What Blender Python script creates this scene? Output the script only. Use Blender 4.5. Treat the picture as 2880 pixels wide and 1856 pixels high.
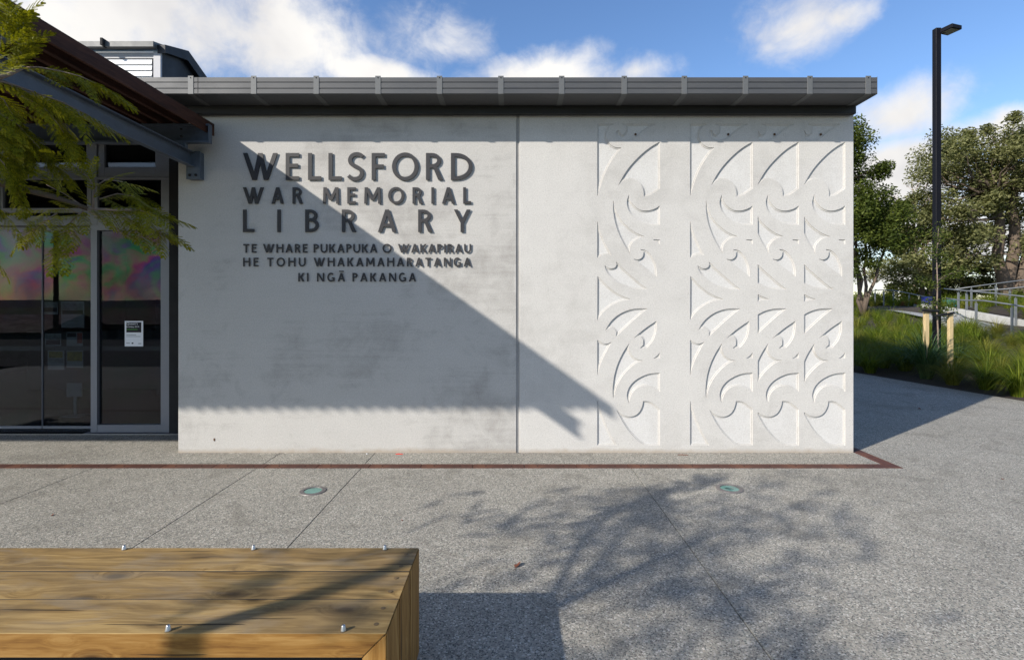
import bpy, bmesh, math, random
import numpy as np
from math import sin, cos, pi, radians, sqrt, atan2, tan
from mathutils import Vector, Matrix, geometry

for o in list(bpy.data.objects):
    bpy.data.objects.remove(o)
S = bpy.context.scene
C = S.collection
random.seed(5)

# ------------------------------------------------------------------ camera
F = 1460.0            # focal length in pixels of the 2880 wide photograph
EYE = 1.5
cam = bpy.data.cameras.new("camera")
cam.sensor_width = 36
cam.lens = F / 2880 * 36
cam.shift_y = -70 / 2880
cam.clip_start = 0.05
cam.clip_end = 6000
camo = bpy.data.objects.new("camera", cam)
camo.location = (0, 0, EYE)
camo.rotation_euler = (pi / 2, 0, 0)
C.objects.link(camo)
S.camera = camo

# ------------------------------------------------------------------ light
SUN_EL = math.atan(0.572)
LDIR = Vector((0.807 * cos(SUN_EL), 0.590 * cos(SUN_EL), -sin(SUN_EL)))   # the way light travels
sun = bpy.data.lights.new("sun", 'SUN')
sun.energy = 5.0
sun.angle = radians(0.7)
sun.color = (1.0, 0.94, 0.85)
suno = bpy.data.objects.new("sun", sun)
suno.rotation_euler = LDIR.to_track_quat('-Z', 'Y').to_euler()
suno.location = (-8, -6, 9)
C.objects.link(suno)

S.view_settings.view_transform = 'Standard'
S.view_settings.look = 'None'
S.view_settings.gamma = 1
S.view_settings.use_curve_mapping = False
S.view_settings.exposure = 0.40


class NT:
    """small helper round a node tree"""
    def __init__(s, tree):
        s.t = tree

    def n(s, typ, **kw):
        nd = s.t.nodes.new(typ)
        ins = kw.pop('ins', {})
        for k, v in kw.items():
            setattr(nd, k, v)
        for k, v in ins.items():
            if isinstance(v, bpy.types.NodeSocket):
                s.t.links.new(v, nd.inputs[k])
            else:
                nd.inputs[k].default_value = v
        return nd

    def l(s, a, b):
        s.t.links.new(a, b)

    def math(s, op, a, b=None, c=None, clamp=False):
        nd = s.n('ShaderNodeMath', operation=op, use_clamp=clamp)
        for i, v in enumerate((a, b, c)):
            if v is None:
                continue
            if isinstance(v, bpy.types.NodeSocket):
                s.l(v, nd.inputs[i])
            else:
                nd.inputs[i].default_value = v
        return nd.outputs[0]

    def vmath(s, op, a, b=None):
        nd = s.n('ShaderNodeVectorMath', operation=op)
        for i, v in enumerate((a, b)):
            if v is None:
                continue
            if isinstance(v, bpy.types.NodeSocket):
                s.l(v, nd.inputs[i])
            else:
                nd.inputs[i].default_value = v
        return nd.outputs['Value'] if op in ('LENGTH', 'DOT_PRODUCT') else nd.outputs[0]

    def mix(s, fac, a, b, blend='MIX'):
        nd = s.n('ShaderNodeMix', data_type='RGBA', blend_type=blend)
        for k, v in ((0, fac), (6, a), (7, b)):
            if isinstance(v, bpy.types.NodeSocket):
                s.l(v, nd.inputs[k])
            else:
                if k and len(v) == 3:
                    v = (*v, 1)
                nd.inputs[k].default_value = v
        return nd.outputs[2]

    def ramp(s, fac, stops, interp='LINEAR'):
        nd = s.n('ShaderNodeValToRGB')
        s.l(fac, nd.inputs[0])
        r = nd.color_ramp
        r.interpolation = interp
        while len(r.elements) < len(stops):
            r.elements.new(0.5)
        for e, (p, c) in zip(r.elements, stops):
            e.position = p
            e.color = (c, c, c, 1) if not hasattr(c, '__len__') else (*c[:3], 1)
        return nd.outputs[0]

    def noise(s, vec, scale, detail=4, rough=0.55, dist=0.0):
        nd = s.n('ShaderNodeTexNoise', ins={'Scale': scale, 'Detail': detail, 'Roughness': rough, 'Distortion': dist})
        s.l(vec, nd.inputs['Vector'])
        return nd.outputs['Fac']

    def map(s, vec, scale=(1, 1, 1), loc=(0, 0, 0), rot=(0, 0, 0)):
        nd = s.n('ShaderNodeMapping', ins={'Scale': scale, 'Location': loc, 'Rotation': rot})
        s.l(vec, nd.inputs['Vector'])
        return nd.outputs[0]


# ------------------------------------------------------------------ sky and clouds
world = bpy.data.worlds.new("World")
S.world = world
world.use_nodes = True
wt = NT(world.node_tree)
bg = world.node_tree.nodes['Background']
bg.inputs[1].default_value = 0.1
sky = wt.n('ShaderNodeTexSky', sky_type='NISHITA', sun_disc=False, sun_elevation=SUN_EL,
           sun_rotation=atan2(-0.807, -0.590), air_density=1.0, dust_density=0.35, ozone_density=2.2)
skyc = wt.n('ShaderNodeHueSaturation', ins={'Hue': 0.506, 'Saturation': 1.14, 'Value': 1.5, 'Color': sky.outputs[0]}).outputs[0]
gen = wt.n('ShaderNodeTexCoord').outputs['Generated']
CLOUD_BIG = wt.noise(gen, 4.2, 9, 0.6, 0.35)
CLOUD_FINE = wt.noise(gen, 14.0, 8, 0.62, 0.6)


def skydir(px, py):       # direction of a place in the sky, from its bearing and height in a 2390 wide view
    return Vector((px - 1195, 1211.6, 712 - py)).normalized()


blobs = [  # bearing, height, half width, half height, weight
    (330, 30, 480, 190, 1.25), (600, 90, 240, 120, 1.0), (-150, 120, 360, 200, 1.0),
    (1040, 110, 150, 66, 0.8), (880, 172, 190, 36, 0.9), (1270, 178, 230, 62, 1.0), (1480, 168, 110, 30, 0.55),
    (1865, 70, 110, 62, 0.50), (1950, 45, 70, 30, 0.40), (1800, 110, 50, 26, 0.3),
    (2090, 270, 130, 70, 0.62), (2110, 400, 190, 85, 1.15), (2390, 300, 190, 60, 1.2), (2060, 650, 300, 90, 1.0),
    (2600, 480, 420, 160, 0.9), (2300, 560, 420, 130, 0.8), (2900, 330, 300, 110, 0.8),
]
acc = None
for px, py, rw, rh, wgt in blobs:
    c = skydir(px, py)
    k = sqrt((px - 1195) ** 2 + 1211.6 ** 2 + (712 - py) ** 2)
    d = wt.vmath('SUBTRACT', gen, tuple(c))
    d = wt.vmath('MULTIPLY', d, (k / rw, k / rw, k / rh))
    ln = wt.vmath('LENGTH', d)
    v = wt.math('MULTIPLY', wt.math('SUBTRACT', 1.0, ln), wgt)
    acc = v if acc is None else wt.math('MAXIMUM', acc, v)
sep = wt.n('ShaderNodeSeparateXYZ', ins={0: gen})
# the rest of the sky, round and behind: cloud thinned to lower fill light
rest = wt.math('MULTIPLY', wt.math('SUBTRACT', wt.noise(gen, 2.3, 3, 0.5, 0.2), 0.58), 4.0)
rest = wt.math('ADD', rest, wt.math('MULTIPLY', wt.math('SUBTRACT', 0.25, sep.outputs[2], clamp=True), 1.6))
side = wt.n('ShaderNodeMapRange', ins={0: sep.outputs[1], 1: 0.50, 2: 0.15, 3: -3.0, 4: 0.0}).outputs[0]
acc = wt.math('MAXIMUM', wt.math('MAXIMUM', acc, -0.75), wt.math('ADD', rest, side))
dens = wt.math('ADD', acc, wt.math('MULTIPLY', wt.math('SUBTRACT', CLOUD_BIG, 0.50), 2.3))
dens = wt.math('ADD', dens, wt.math('MULTIPLY', wt.math('SUBTRACT', CLOUD_FINE, 0.5), 0.9))
alpha = wt.n('ShaderNodeMapRange', interpolation_type='SMOOTHSTEP', ins={0: dens, 1: -0.18, 2: 0.80, 3: 0.0, 4: 1.0}).outputs[0]
shade = wt.noise(gen, 3.0, 5, 0.55, 0.3)
cl = wt.ramp(wt.math('ADD', shade, wt.math('MULTIPLY', dens, -0.06)), [(0.30, (5.9, 5.8, 5.85)), (0.42, (7.1, 6.95, 6.8)), (0.54, (8.0, 7.8, 7.5))])
wt.l(wt.mix(alpha, skyc, cl), bg.inputs[0])

# ------------------------------------------------------------------ object helpers
WM = {}


def _link(o, parent):
    C.objects.link(o)
    W = Matrix.Translation(o.location) @ o.rotation_euler.to_matrix().to_4x4() @ Matrix.Diagonal((*o.scale, 1))
    if parent is not None:
        o.parent = parent
        o.matrix_parent_inverse = WM[parent.name].inverted()
    WM[o.name] = W
    return o


def tag(o, label=None, cat=None, group=None, kind=None):
    if label: o['label'] = label
    if cat: o['category'] = cat
    if group: o['group'] = group
    if kind: o['kind'] = kind
    return o


def thing(name, label, cat, loc=(0, 0, 0), group=None):
    o = bpy.data.objects.new(name, None)
    o.empty_display_size = 0.2
    o.location = loc
    return tag(_link(o, None), label, cat, group)


def finish(name, me, mat, parent=None, smooth=False, loc=(0, 0, 0), rot=(0, 0, 0), scale=(1, 1, 1)):
    if mat is not None and not me.materials:
        me.materials.append(mat)
    if smooth:
        me.polygons.foreach_set('use_smooth', [True] * len(me.polygons))
    o = bpy.data.objects.new(name, me)
    o.location = loc
    o.rotation_euler = rot
    o.scale = scale
    return _link(o, parent)


class MB:
    def __init__(s):
        s.v, s.f = [], []

    def box(s, x0, x1, y0, y1, z0, z1):
        b = len(s.v)
        s.v += [(x0, y0, z0), (x1, y0, z0), (x1, y1, z0), (x0, y1, z0), (x0, y0, z1), (x1, y0, z1), (x1, y1, z1), (x0, y1, z1)]
        s.f += [tuple(b + i for i in q) for q in ((0, 3, 2, 1), (4, 5, 6, 7), (0, 1, 5, 4), (1, 2, 6, 5), (2, 3, 7, 6), (3, 0, 4, 7))]
        return s

    def prism(s, prof, axis, a, b):
        """profile polygon swept from a to b along axis: 'x' (prof = y,z), 'y' (prof = x,z), 'z' (prof = x,y)"""
        n = len(prof); k = len(s.v)
        for t in (a, b):
            for p, q in prof:
                s.v.append({'x': (t, p, q), 'y': (p, t, q), 'z': (p, q, t)}[axis])
        s.f.append(tuple(k + i for i in range(n))[::-1])
        s.f.append(tuple(k + n + i for i in range(n)))
        for i in range(n):
            j = (i + 1) % n
            s.f.append((k + i, k + j, k + n + j, k + n + i))
        return s

    def tube(s, pts, rad, n=8, cap=True):
        pts = [Vector(p) for p in pts]
        if not hasattr(rad, '__len__'):
            rad = [rad] * len(pts)
        k = len(s.v)
        ref = Vector((0.13, 0.27, 1)).normalized()
        for i, p in enumerate(pts):
            t = (pts[min(i + 1, len(pts) - 1)] - pts[max(i - 1, 0)]).normalized()
            u = t.cross(ref)
            if u.length < 0.1:
                u = t.cross(Vector((1, 0.1, 0)))
            u.normalize(); w = t.cross(u)
            for j in range(n):
                a = 2 * pi * j / n
                s.v.append(tuple(p + (u * cos(a) + w * sin(a)) * rad[i]))
        for i in range(len(pts) - 1):
            for j in range(n):
                a = k + i * n + j; b = k + i * n + (j + 1) % n
                s.f.append((a, b, b + n, a + n))
        if cap:
            s.f.append(tuple(k + j for j in range(n))[::-1])
            s.f.append(tuple(k + (len(pts) - 1) * n + j for j in range(n)))
        return s

    def lathe(s, prof, c=(0, 0, 0), n=24):
        k = len(s.v)
        for r, z in prof:
            for j in range(n):
                a = 2 * pi * j / n
                s.v.append((c[0] + r * cos(a), c[1] + r * sin(a), c[2] + z))
        for i in range(len(prof) - 1):
            for j in range(n):
                a = k + i * n + j; b = k + i * n + (j + 1) % n
                s.f.append((a, b, b + n, a + n))
        s.f.append(tuple(k + j for j in range(n))[::-1])
        s.f.append(tuple(k + (len(prof) - 1) * n + j for j in range(n)))
        return s

    def mesh(s, name='mesh', bev=0.0, seg=1):
        me = bpy.data.meshes.new(name)
        me.from_pydata(s.v, [], s.f)
        bm = bmesh.new(); bm.from_mesh(me)
        bmesh.ops.recalc_face_normals(bm, faces=bm.faces)
        if bev:
            es = [e for e in bm.edges if e.is_manifold and e.calc_face_angle(0) > 0.5]
            bmesh.ops.bevel(bm, geom=es, offset=bev, segments=seg, affect='EDGES', clamp_overlap=True)
        bm.to_mesh(me); bm.free()
        return me

    def build(s, name, mat, parent=None, bev=0.0, seg=1, smooth=False, **kw):
        return finish(name, s.mesh(name, bev, seg), mat, parent, smooth, **kw)


def box(name, x0, x1, y0, y1, z0, z1, mat, parent=None, bev=0.0, seg=1):
    return MB().box(x0, x1, y0, y1, z0, z1).build(name, mat, parent, bev, seg)


def np_mesh(name, V, Fq):
    """fast mesh from arrays; all faces with the same number of corners"""
    V = np.asarray(V, dtype=np.float32); Fq = np.asarray(Fq, dtype=np.int32)
    me = bpy.data.meshes.new(name)
    me.vertices.add(len(V)); me.vertices.foreach_set('co', V.ravel())
    m, k = Fq.shape
    me.loops.add(m * k); me.loops.foreach_set('vertex_index', Fq.ravel())
    me.polygons.add(m)
    me.polygons.foreach_set('loop_start', np.arange(0, m * k, k, dtype=np.int32))
    me.polygons.foreach_set('loop_total', np.full(m, k, dtype=np.int32))
    me.update(calc_edges=True)
    return me


def P(px, py, Y):
    """the point at depth Y that stands at this place of the survey"""
    return Vector(((px - 1440) * Y / F, Y, EYE + (858 - py) * Y / F))


# ------------------------------------------------------------------ materials
MATS = {}


def material(name, rough=0.6, metal=0.0, spec=0.5):
    m = bpy.data.materials.new(name)
    m.use_nodes = True
    t = NT(m.node_tree)
    b = m.node_tree.nodes['Principled BSDF']
    b.inputs['Roughness'].default_value = rough
    b.inputs['Metallic'].default_value = metal
    b.inputs['Specular IOR Level'].default_value = spec
    MATS[name] = m
    return m, t, b


def bump(t, b, h, strength=0.3, dist=0.01):
    nd = t.n('ShaderNodeBump', ins={'Strength': strength, 'Distance': dist, 'Height': h})
    t.l(nd.outputs[0], b.inputs['Normal'])


def plain(name, col, rough=0.6, metal=0.0, var=0.15, scale=6.0, bmp=0.0, spec=0.5, streak=(1, 1, 1)):
    m, t, b = material(name, rough, metal, spec)
    oc = t.map(t.n('ShaderNodeTexCoord').outputs['Object'], streak)
    n = t.noise(oc, scale, 6, 0.6)
    n2 = t.noise(oc, scale * 9, 3, 0.6)
    f = t.math('ADD', t.math('MULTIPLY', n, 0.7), t.math('MULTIPLY', n2, 0.3))
    lo = tuple(c * (1 - var) for c in col); hi = tuple(min(1, c * (1 + var)) for c in col)
    t.l(t.ramp(f, [(0.32, lo), (0.68, hi)]), b.inputs['Base Color'])
    rr = t.n('ShaderNodeMapRange', ins={0: n, 1: 0.3, 2: 0.7, 3: max(0.05, rough - 0.08), 4: min(1, rough + 0.1)})
    t.l(rr.outputs[0], b.inputs['Roughness'])
    if bmp:
        bump(t, b, n2, bmp, 0.004)
    return m


def concrete(name, base, dark, blotch, streak, seed, pits):
    m, t, b = material(name, 0.78, 0, 0.3)
    oc = t.map(t.n('ShaderNodeTexCoord').outputs['Object'], loc=(seed, 0, seed * 0.7))
    big = t.noise(oc, 0.9, 5, 0.6, 0.4)
    mid = t.noise(oc, 4.5, 6, 0.65, 0.6)
    st = t.noise(t.map(oc, (0.6, 1, 9)), 2.2, 6, 0.6, 0.2)
    fine = t.noise(oc, 90, 3, 0.6)
    f = t.math('ADD', t.math('MULTIPLY', big, blotch), t.math('MULTIPLY', mid, 0.32))
    f = t.math('ADD', f, t.math('MULTIPLY', st, streak))
    f = t.math('DIVIDE', f, blotch + 0.32 + streak)
    col = t.ramp(f, [(0.34, dark), (0.50, base), (0.68, tuple(c * 1.07 for c in base))])
    col = t.mix(0.30, col, t.ramp(fine, [(0.3, 0.30), (0.7, 0.72)]), 'OVERLAY')
    # hard-edged patches of laitance and repaired pour
    pn = t.noise(oc, 1.7, 3, 0.5, 1.4)
    patch = t.ramp(pn, [(0.655, 0.0), (0.672, 1.0)])
    col = t.mix(t.math('MULTIPLY', patch, t.ramp(mid, [(0.5, 0.0), (0.6, 0.14)])), col, tuple(c * 0.72 for c in dark))
    # air holes
    vor = t.n('ShaderNodeTexVoronoi', ins={'Scale': 34.0, 'Randomness': 1.0})
    t.l(oc, vor.inputs['Vector'])
    pit = t.math('LESS_THAN', vor.outputs['Distance'], 0.11)
    keep = t.math('GREATER_THAN', t.n('ShaderNodeSeparateColor', ins={0: vor.outputs['Color']}).outputs[0], 1 - pits)
    pit = t.math('MULTIPLY', pit, keep)
    col = t.mix(t.math('MULTIPLY', pit, 0.45), col, (0.16, 0.15, 0.13))
    # damp and splash dirt at the foot
    z = t.n('ShaderNodeSeparateXYZ', ins={0: t.n('ShaderNodeNewGeometry').outputs['Position']}).outputs[2]
    foot = t.n('ShaderNodeMapRange', ins={0: t.math('ADD', z, t.math('MULTIPLY', mid, -0.10)), 1: 0.0, 2: -0.045, 3: 0.0, 4: 0.65}).outputs[0]
    col = t.mix(foot, col, (0.30, 0.235, 0.165))
    t.l(col, b.inputs['Base Color'])
    h = t.math('ADD', t.math('MULTIPLY', fine, 0.3), t.math('MULTIPLY', pit, -1.2))
    h = t.math('ADD', h, t.math('MULTIPLY', st, 0.5))
    bump(t, b, h, 0.35, 0.0035)
    return m


M_PANEL_A = concrete('precast_grey', (0.440, 0.424, 0.398), (0.285, 0.270, 0.250), 0.6, 0.2, 3.0, 0.10)
M_PANEL_B = concrete('precast_pale', (0.495, 0.478, 0.450), (0.420, 0.403, 0.377), 0.4, 0.08, 11.0, 0.40)
M_FLOOR = concrete('smooth_cast_floor', (0.535, 0.522, 0.500), (0.475, 0.46, 0.437), 0.4, 0.05, 31.0, 0.15)
M_KERB = concrete('kerb_concrete', (0.44, 0.43, 0.40), (0.34, 0.33, 0.30), 0.4, 0.1, 21.0, 0.2)


def aggregate():
    m, t, b = material('exposed_aggregate', 0.8, 0, 0.12)
    oc = t.n('ShaderNodeTexCoord').outputs['Object']
    wob = t.n('ShaderNodeTexNoise', ins={'Scale': 60.0, 'Detail': 2.0})
    t.l(oc, wob.inputs['Vector'])
    v = t.vmath('ADD', oc, t.vmath('MULTIPLY', wob.outputs['Color'], (0.006, 0.006, 0.0)))
    a = t.n('ShaderNodeTexVoronoi', ins={'Scale': 125.0}); t.l(v, a.inputs['Vector'])
    e = t.n('ShaderNodeTexVoronoi', feature='DISTANCE_TO_EDGE', ins={'Scale': 125.0}); t.l(v, e.inputs['Vector'])
    rnd = t.n('ShaderNodeSeparateColor', ins={0: a.outputs['Color']})
    stone = t.ramp(rnd.outputs[0], [(0.0, (0.050, 0.053, 0.056)), (0.30, (0.105, 0.108, 0.108)), (0.45, (0.225, 0.220, 0.203)),
                                    (0.75, (0.315, 0.292, 0.245)), (0.93, (0.46, 0.44, 0.40)), (1.0, (0.60, 0.57, 0.51))])
    stone = t.mix(0.12, stone, t.ramp(rnd.outputs[1], [(0.0, (0.2, 0.3, 0.25)), (1.0, (0.40, 0.25, 0.18))]))
    grout = t.math('LESS_THAN', e.outputs['Distance'], 0.085)
    col = t.mix(t.math('MULTIPLY', grout, 0.85), stone, (0.320, 0.302, 0.258))
    big = t.noise(oc, 0.8, 5, 0.6, 0.5)
    mid = t.noise(oc, 7.0, 4, 0.6)
    tone = t.math('ADD', t.math('MULTIPLY', big, 0.65), t.math('MULTIPLY', mid, 0.35))
    st_ = t.ramp(t.noise(t.map(oc, loc=(4, 9, 0)), 1.9, 6, 0.6, 1.2), [(0.56, 0.0), (0.62, 1.0)])
    col = t.mix(t.math('MULTIPLY', st_, 0.28), col, (0.13, 0.12, 0.10))
    col = t.mix(1.0, col, t.ramp(tone, [(0.30, 0.78), (0.5, 1.0), (0.72, 1.14)]), 'MULTIPLY')
    t.l(col, b.inputs['Base Color'])
    h = t.math('MULTIPLY', t.math('MINIMUM', e.outputs['Distance'], 0.3), 3.0)
    h = t.math('ADD', h, t.math('MULTIPLY', rnd.outputs[2], 0.5))
    bump(t, b, h, 0.55, 0.0022)
    return m


M_PAVE = aggregate()
M_ROAD = plain('asphalt', (0.042, 0.042, 0.044), 0.9, 0, 0.25, 3, 0.3, spec=0.05)
M_SOIL = plain('bark_mulch', (0.035, 0.025, 0.018), 0.95, 0, 0.5, 14, 0.8)
M_FIELD = plain('grassland', (0.05, 0.075, 0.025), 0.95, 0, 0.35, 0.3, 0.2, spec=0.05)
M_HILL = plain('hill_bush', (0.030, 0.040, 0.045), 0.95, 0, 0.3, 0.02, 0.0, spec=0.05)
M_GUTTER = plain('grey_folded_steel', (0.066, 0.067, 0.069), 0.55, 0.0, 0.10, 2.5, streak=(1, 1, 3))
M_FASCIA = plain('black_painted_steel', (0.008, 0.0075, 0.007), 0.6, 0.0, 0.15, 3)
M_GALV = plain('galvanised_steel', (0.085, 0.105, 0.135), 0.5, 0.2, 0.22, 9, 0.0)
M_ALU = plain('anodised_aluminium', (0.175, 0.182, 0.205), 0.45, 0.15, 0.06, 2)
M_STEEL = plain('stainless_steel', (0.50, 0.49, 0.48), 0.38, 1.0, 0.08, 12)
M_DARK = plain('dark_void', (0.012, 0.012, 0.013), 0.9, 0, 0.2, 5)
M_LETTER = plain('charcoal_letter_metal', (0.026, 0.024, 0.025), 0.55, 0.1, 0.12, 5)
M_POST = plain('black_powder_coat', (0.004, 0.004, 0.007), 0.6, 0, 0.15, 4, spec=0.2)
M_WHITE = plain('white_weatherboard_paint', (0.78, 0.78, 0.78), 0.5, 0, 0.05, 3)
M_NAVY = plain('dark_roofing_steel', (0.004, 0.006, 0.011), 0.6, 0, 0.12, 3)
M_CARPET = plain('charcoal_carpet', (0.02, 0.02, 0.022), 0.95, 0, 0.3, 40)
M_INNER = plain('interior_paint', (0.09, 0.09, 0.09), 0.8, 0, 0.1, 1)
M_PAPER = plain('white_paper', (0.74, 0.76, 0.80), 0.8, 0, 0.03, 9)
M_INK = plain('black_ink', (0.012, 0.012, 0.018), 0.8, 0, 0.1, 9)
M_GREENINK = plain('green_ink', (0.06, 0.22, 0.03), 0.8, 0, 0.1, 9)
M_PHOTO1 = plain('grey_print', (0.22, 0.25, 0.25), 0.7, 0, 0.6, 30)
M_PHOTO2 = plain('red_print', (0.30, 0.06, 0.04), 0.7, 0, 0.5, 25)
M_PHOTO3 = plain('yellow_print', (0.28, 0.24, 0.05), 0.7, 0, 0.6, 25)
M_STAKE = plain('sawn_pine_stake', (0.50, 0.38, 0.20), 0.8, 0, 0.18, 5, 0.2, streak=(6, 6, 0.8))
M_TIE = plain('black_rubber_tie', (0.006, 0.006, 0.006), 0.6, 0, 0.2, 9)
M_BARK = plain('grey_brown_bark', (0.115, 0.085, 0.062), 0.9, 0, 0.35, 16, 0.8, streak=(1, 1, 0.4))
M_TWIG = plain('pale_twig_bark', (0.22, 0.165, 0.13), 0.85, 0, 0.3, 22, 0.5)
M_BARE = plain('bare_twig', (0.30, 0.20, 0.15), 0.9, 0, 0.2, 4)
M_ROOFTILE = plain('brown_roof_iron', (0.10, 0.062, 0.05), 0.8, 0, 0.15, 2, spec=0.1)
M_CLAD = plain('house_cladding', (0.16, 0.155, 0.145), 0.7, 0, 0.1, 2)
M_BLUE = plain('blue_plastic', (0.012, 0.02, 0.20), 0.4, 0, 0.1, 5)
M_TEAL = plain('teal_plastic', (0.02, 0.30, 0.34), 0.4, 0, 0.1, 5)
M_ROCK = plain('grey_boulder', (0.22, 0.21, 0.20), 0.9, 0, 0.35, 6, 0.8)
M_RED = plain('red_plastic', (0.65, 0.03, 0.02), 0.5, 0, 0.1, 9)
M_DEADLEAF = plain('dead_leaf', (0.16, 0.055, 0.03), 0.8, 0, 0.3, 40)


def rust():
    m, t, b = material('rusted_steel_plate', 0.75, 0.1, 0.4)
    oc = t.n('ShaderNodeTexCoord').outputs['Object']
    n = t.noise(oc, 5, 8, 0.65, 0.5); n2 = t.noise(oc, 60, 4, 0.6)
    col = t.ramp(n, [(0.3, (0.045, 0.019, 0.014)), (0.5, (0.085, 0.032, 0.021)), (0.7, (0.15, 0.060, 0.030))])
    col = t.mix(0.3, col, t.ramp(n2, [(0.35, 0.35), (0.65, 0.65)]), 'OVERLAY')
    t.l(col, b.inputs['Base Color']); bump(t, b, n2, 0.3, 0.002)
    return m


M_RUST = rust()


def wood(name, cols, grain=(0.7, 26, 26), knot=1.0, weather=0.0, rough=0.75):
    """timber whose grain runs along the object's x axis"""
    m, t, b = material(name, rough, 0, 0.25)
    oc0 = t.n('ShaderNodeTexCoord').outputs['Object']
    rnd = t.n('ShaderNodeObjectInfo').outputs['Random']
    off = t.n('ShaderNodeCombineXYZ', ins={0: t.math('MULTIPLY', rnd, 37.0), 1: t.math('MULTIPLY', rnd, 11.0), 2: t.math('MULTIPLY', rnd, 5.0)}).outputs[0]
    oc = t.vmath('ADD', oc0, off)
    # knots bend the grain round them
    kv = t.n('ShaderNodeTexVoronoi', ins={'Scale': 1.0, 'Randomness': 1.0})
    t.l(t.map(oc, (3.6, 7.5, 7.5)), kv.inputs['Vector'])
    near = t.n('ShaderNodeMapRange', interpolation_type='SMOOTHSTEP', ins={0: kv.outputs['Distance'], 1: 0.42, 2: 0.0, 3: 0.0, 4: 1.0}).outputs[0]
    some = t.math('GREATER_THAN', t.n('ShaderNodeSeparateColor', ins={0: kv.outputs['Color']}).outputs[0], 0.36)
    near = t.math('MULTIPLY', t.math('MULTIPLY', near, some), knot)
    warp = t.noise(t.map(oc, (0.9, 3.5, 3.5)), 1.6, 3, 0.5)
    gv = t.vmath('ADD', t.map(oc, grain), t.n('ShaderNodeCombineXYZ', ins={
        1: t.math('ADD', t.math('MULTIPLY', near, 3.2), t.math('MULTIPLY', warp, 6.0)),
        2: t.math('MULTIPLY', near, 2.0)}).outputs[0])
    g1 = t.noise(gv, 1.0, 5, 0.62, 0.15)
    g2 = t.noise(t.map(oc, (7, 130, 130)), 1.0, 4, 0.65)
    f = t.math('ADD', t.math('MULTIPLY', g1, 0.72), t.math('MULTIPLY', g2, 0.28))
    col = t.ramp(f, [(0.34, cols[0]), (0.48, cols[1]), (0.62, cols[2])])
    core = t.n('ShaderNodeMapRange', interpolation_type='SMOOTHSTEP', ins={0: near, 1: 0.66, 2: 0.90, 3: 0.0, 4: 0.92}).outputs[0]
    ring = t.math('MULTIPLY', t.n('ShaderNodeMapRange', interpolation_type='SMOOTHSTEP', ins={0: near, 1: 0.22, 2: 0.75, 3: 0.0, 4: 0.62}).outputs[0], 1.0)
    col = t.mix(ring, col, tuple(c * 0.72 for c in cols[0]))
    col = t.mix(core, col, tuple(c * 0.40 for c in cols[0]))
    if weather:
        wn = t.noise(t.map(oc, (1.1, 2.6, 2.6)), 1.5, 6, 0.62, 1.0)
        wf = t.math('MULTIPLY', t.ramp(wn, [(0.42, 0.0), (0.62, 1.0)]), weather)
        col = t.mix(wf, col, (0.115, 0.082, 0.048))
        wn2 = t.noise(t.map(oc, (1.6, 5, 5), loc=(9, 2, 0)), 1.7, 5, 0.6, 0.8)
        col = t.mix(t.math('MULTIPLY', t.ramp(wn2, [(0.52, 0.0), (0.66, 1.0)]), weather * 0.5), col, (0.26, 0.23, 0.185))
    # drying cracks
    ck = t.noise(t.map(oc, (1.8, 60, 60), loc=(3, 1, 7)), 1.0, 2, 0.5, 0.25)
    crack = t.ramp(ck, [(0.286, 1.0), (0.305, 0.0)])
    col = t.mix(t.math('MULTIPLY', crack, 0.8), col, (0.02, 0.013, 0.008))
    t.l(col, b.inputs['Base Color'])
    h = t.math('SUBTRACT', t.math('ADD', t.math('MULTIPLY', f, 0.6), t.math('MULTIPLY', near, 0.5)), t.math('MULTIPLY', crack, 1.0))
    bump(t, b, h, 0.5, 0.003)
    return m


M_BENCHTOP = wood('weathered_pine', ((0.100, 0.060, 0.022), (0.245, 0.155, 0.056), (0.370, 0.250, 0.100)), weather=0.5)
M_BENCHSIDE = wood('golden_pine', ((0.125, 0.052, 0.010), (0.245, 0.122, 0.028), (0.34, 0.195, 0.060)))
M_SLAT = wood('stained_cedar', ((0.020, 0.008, 0.005), (0.045, 0.018, 0.011), (0.075, 0.031, 0.018)), (0.5, 14, 14), 0.3)


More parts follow.
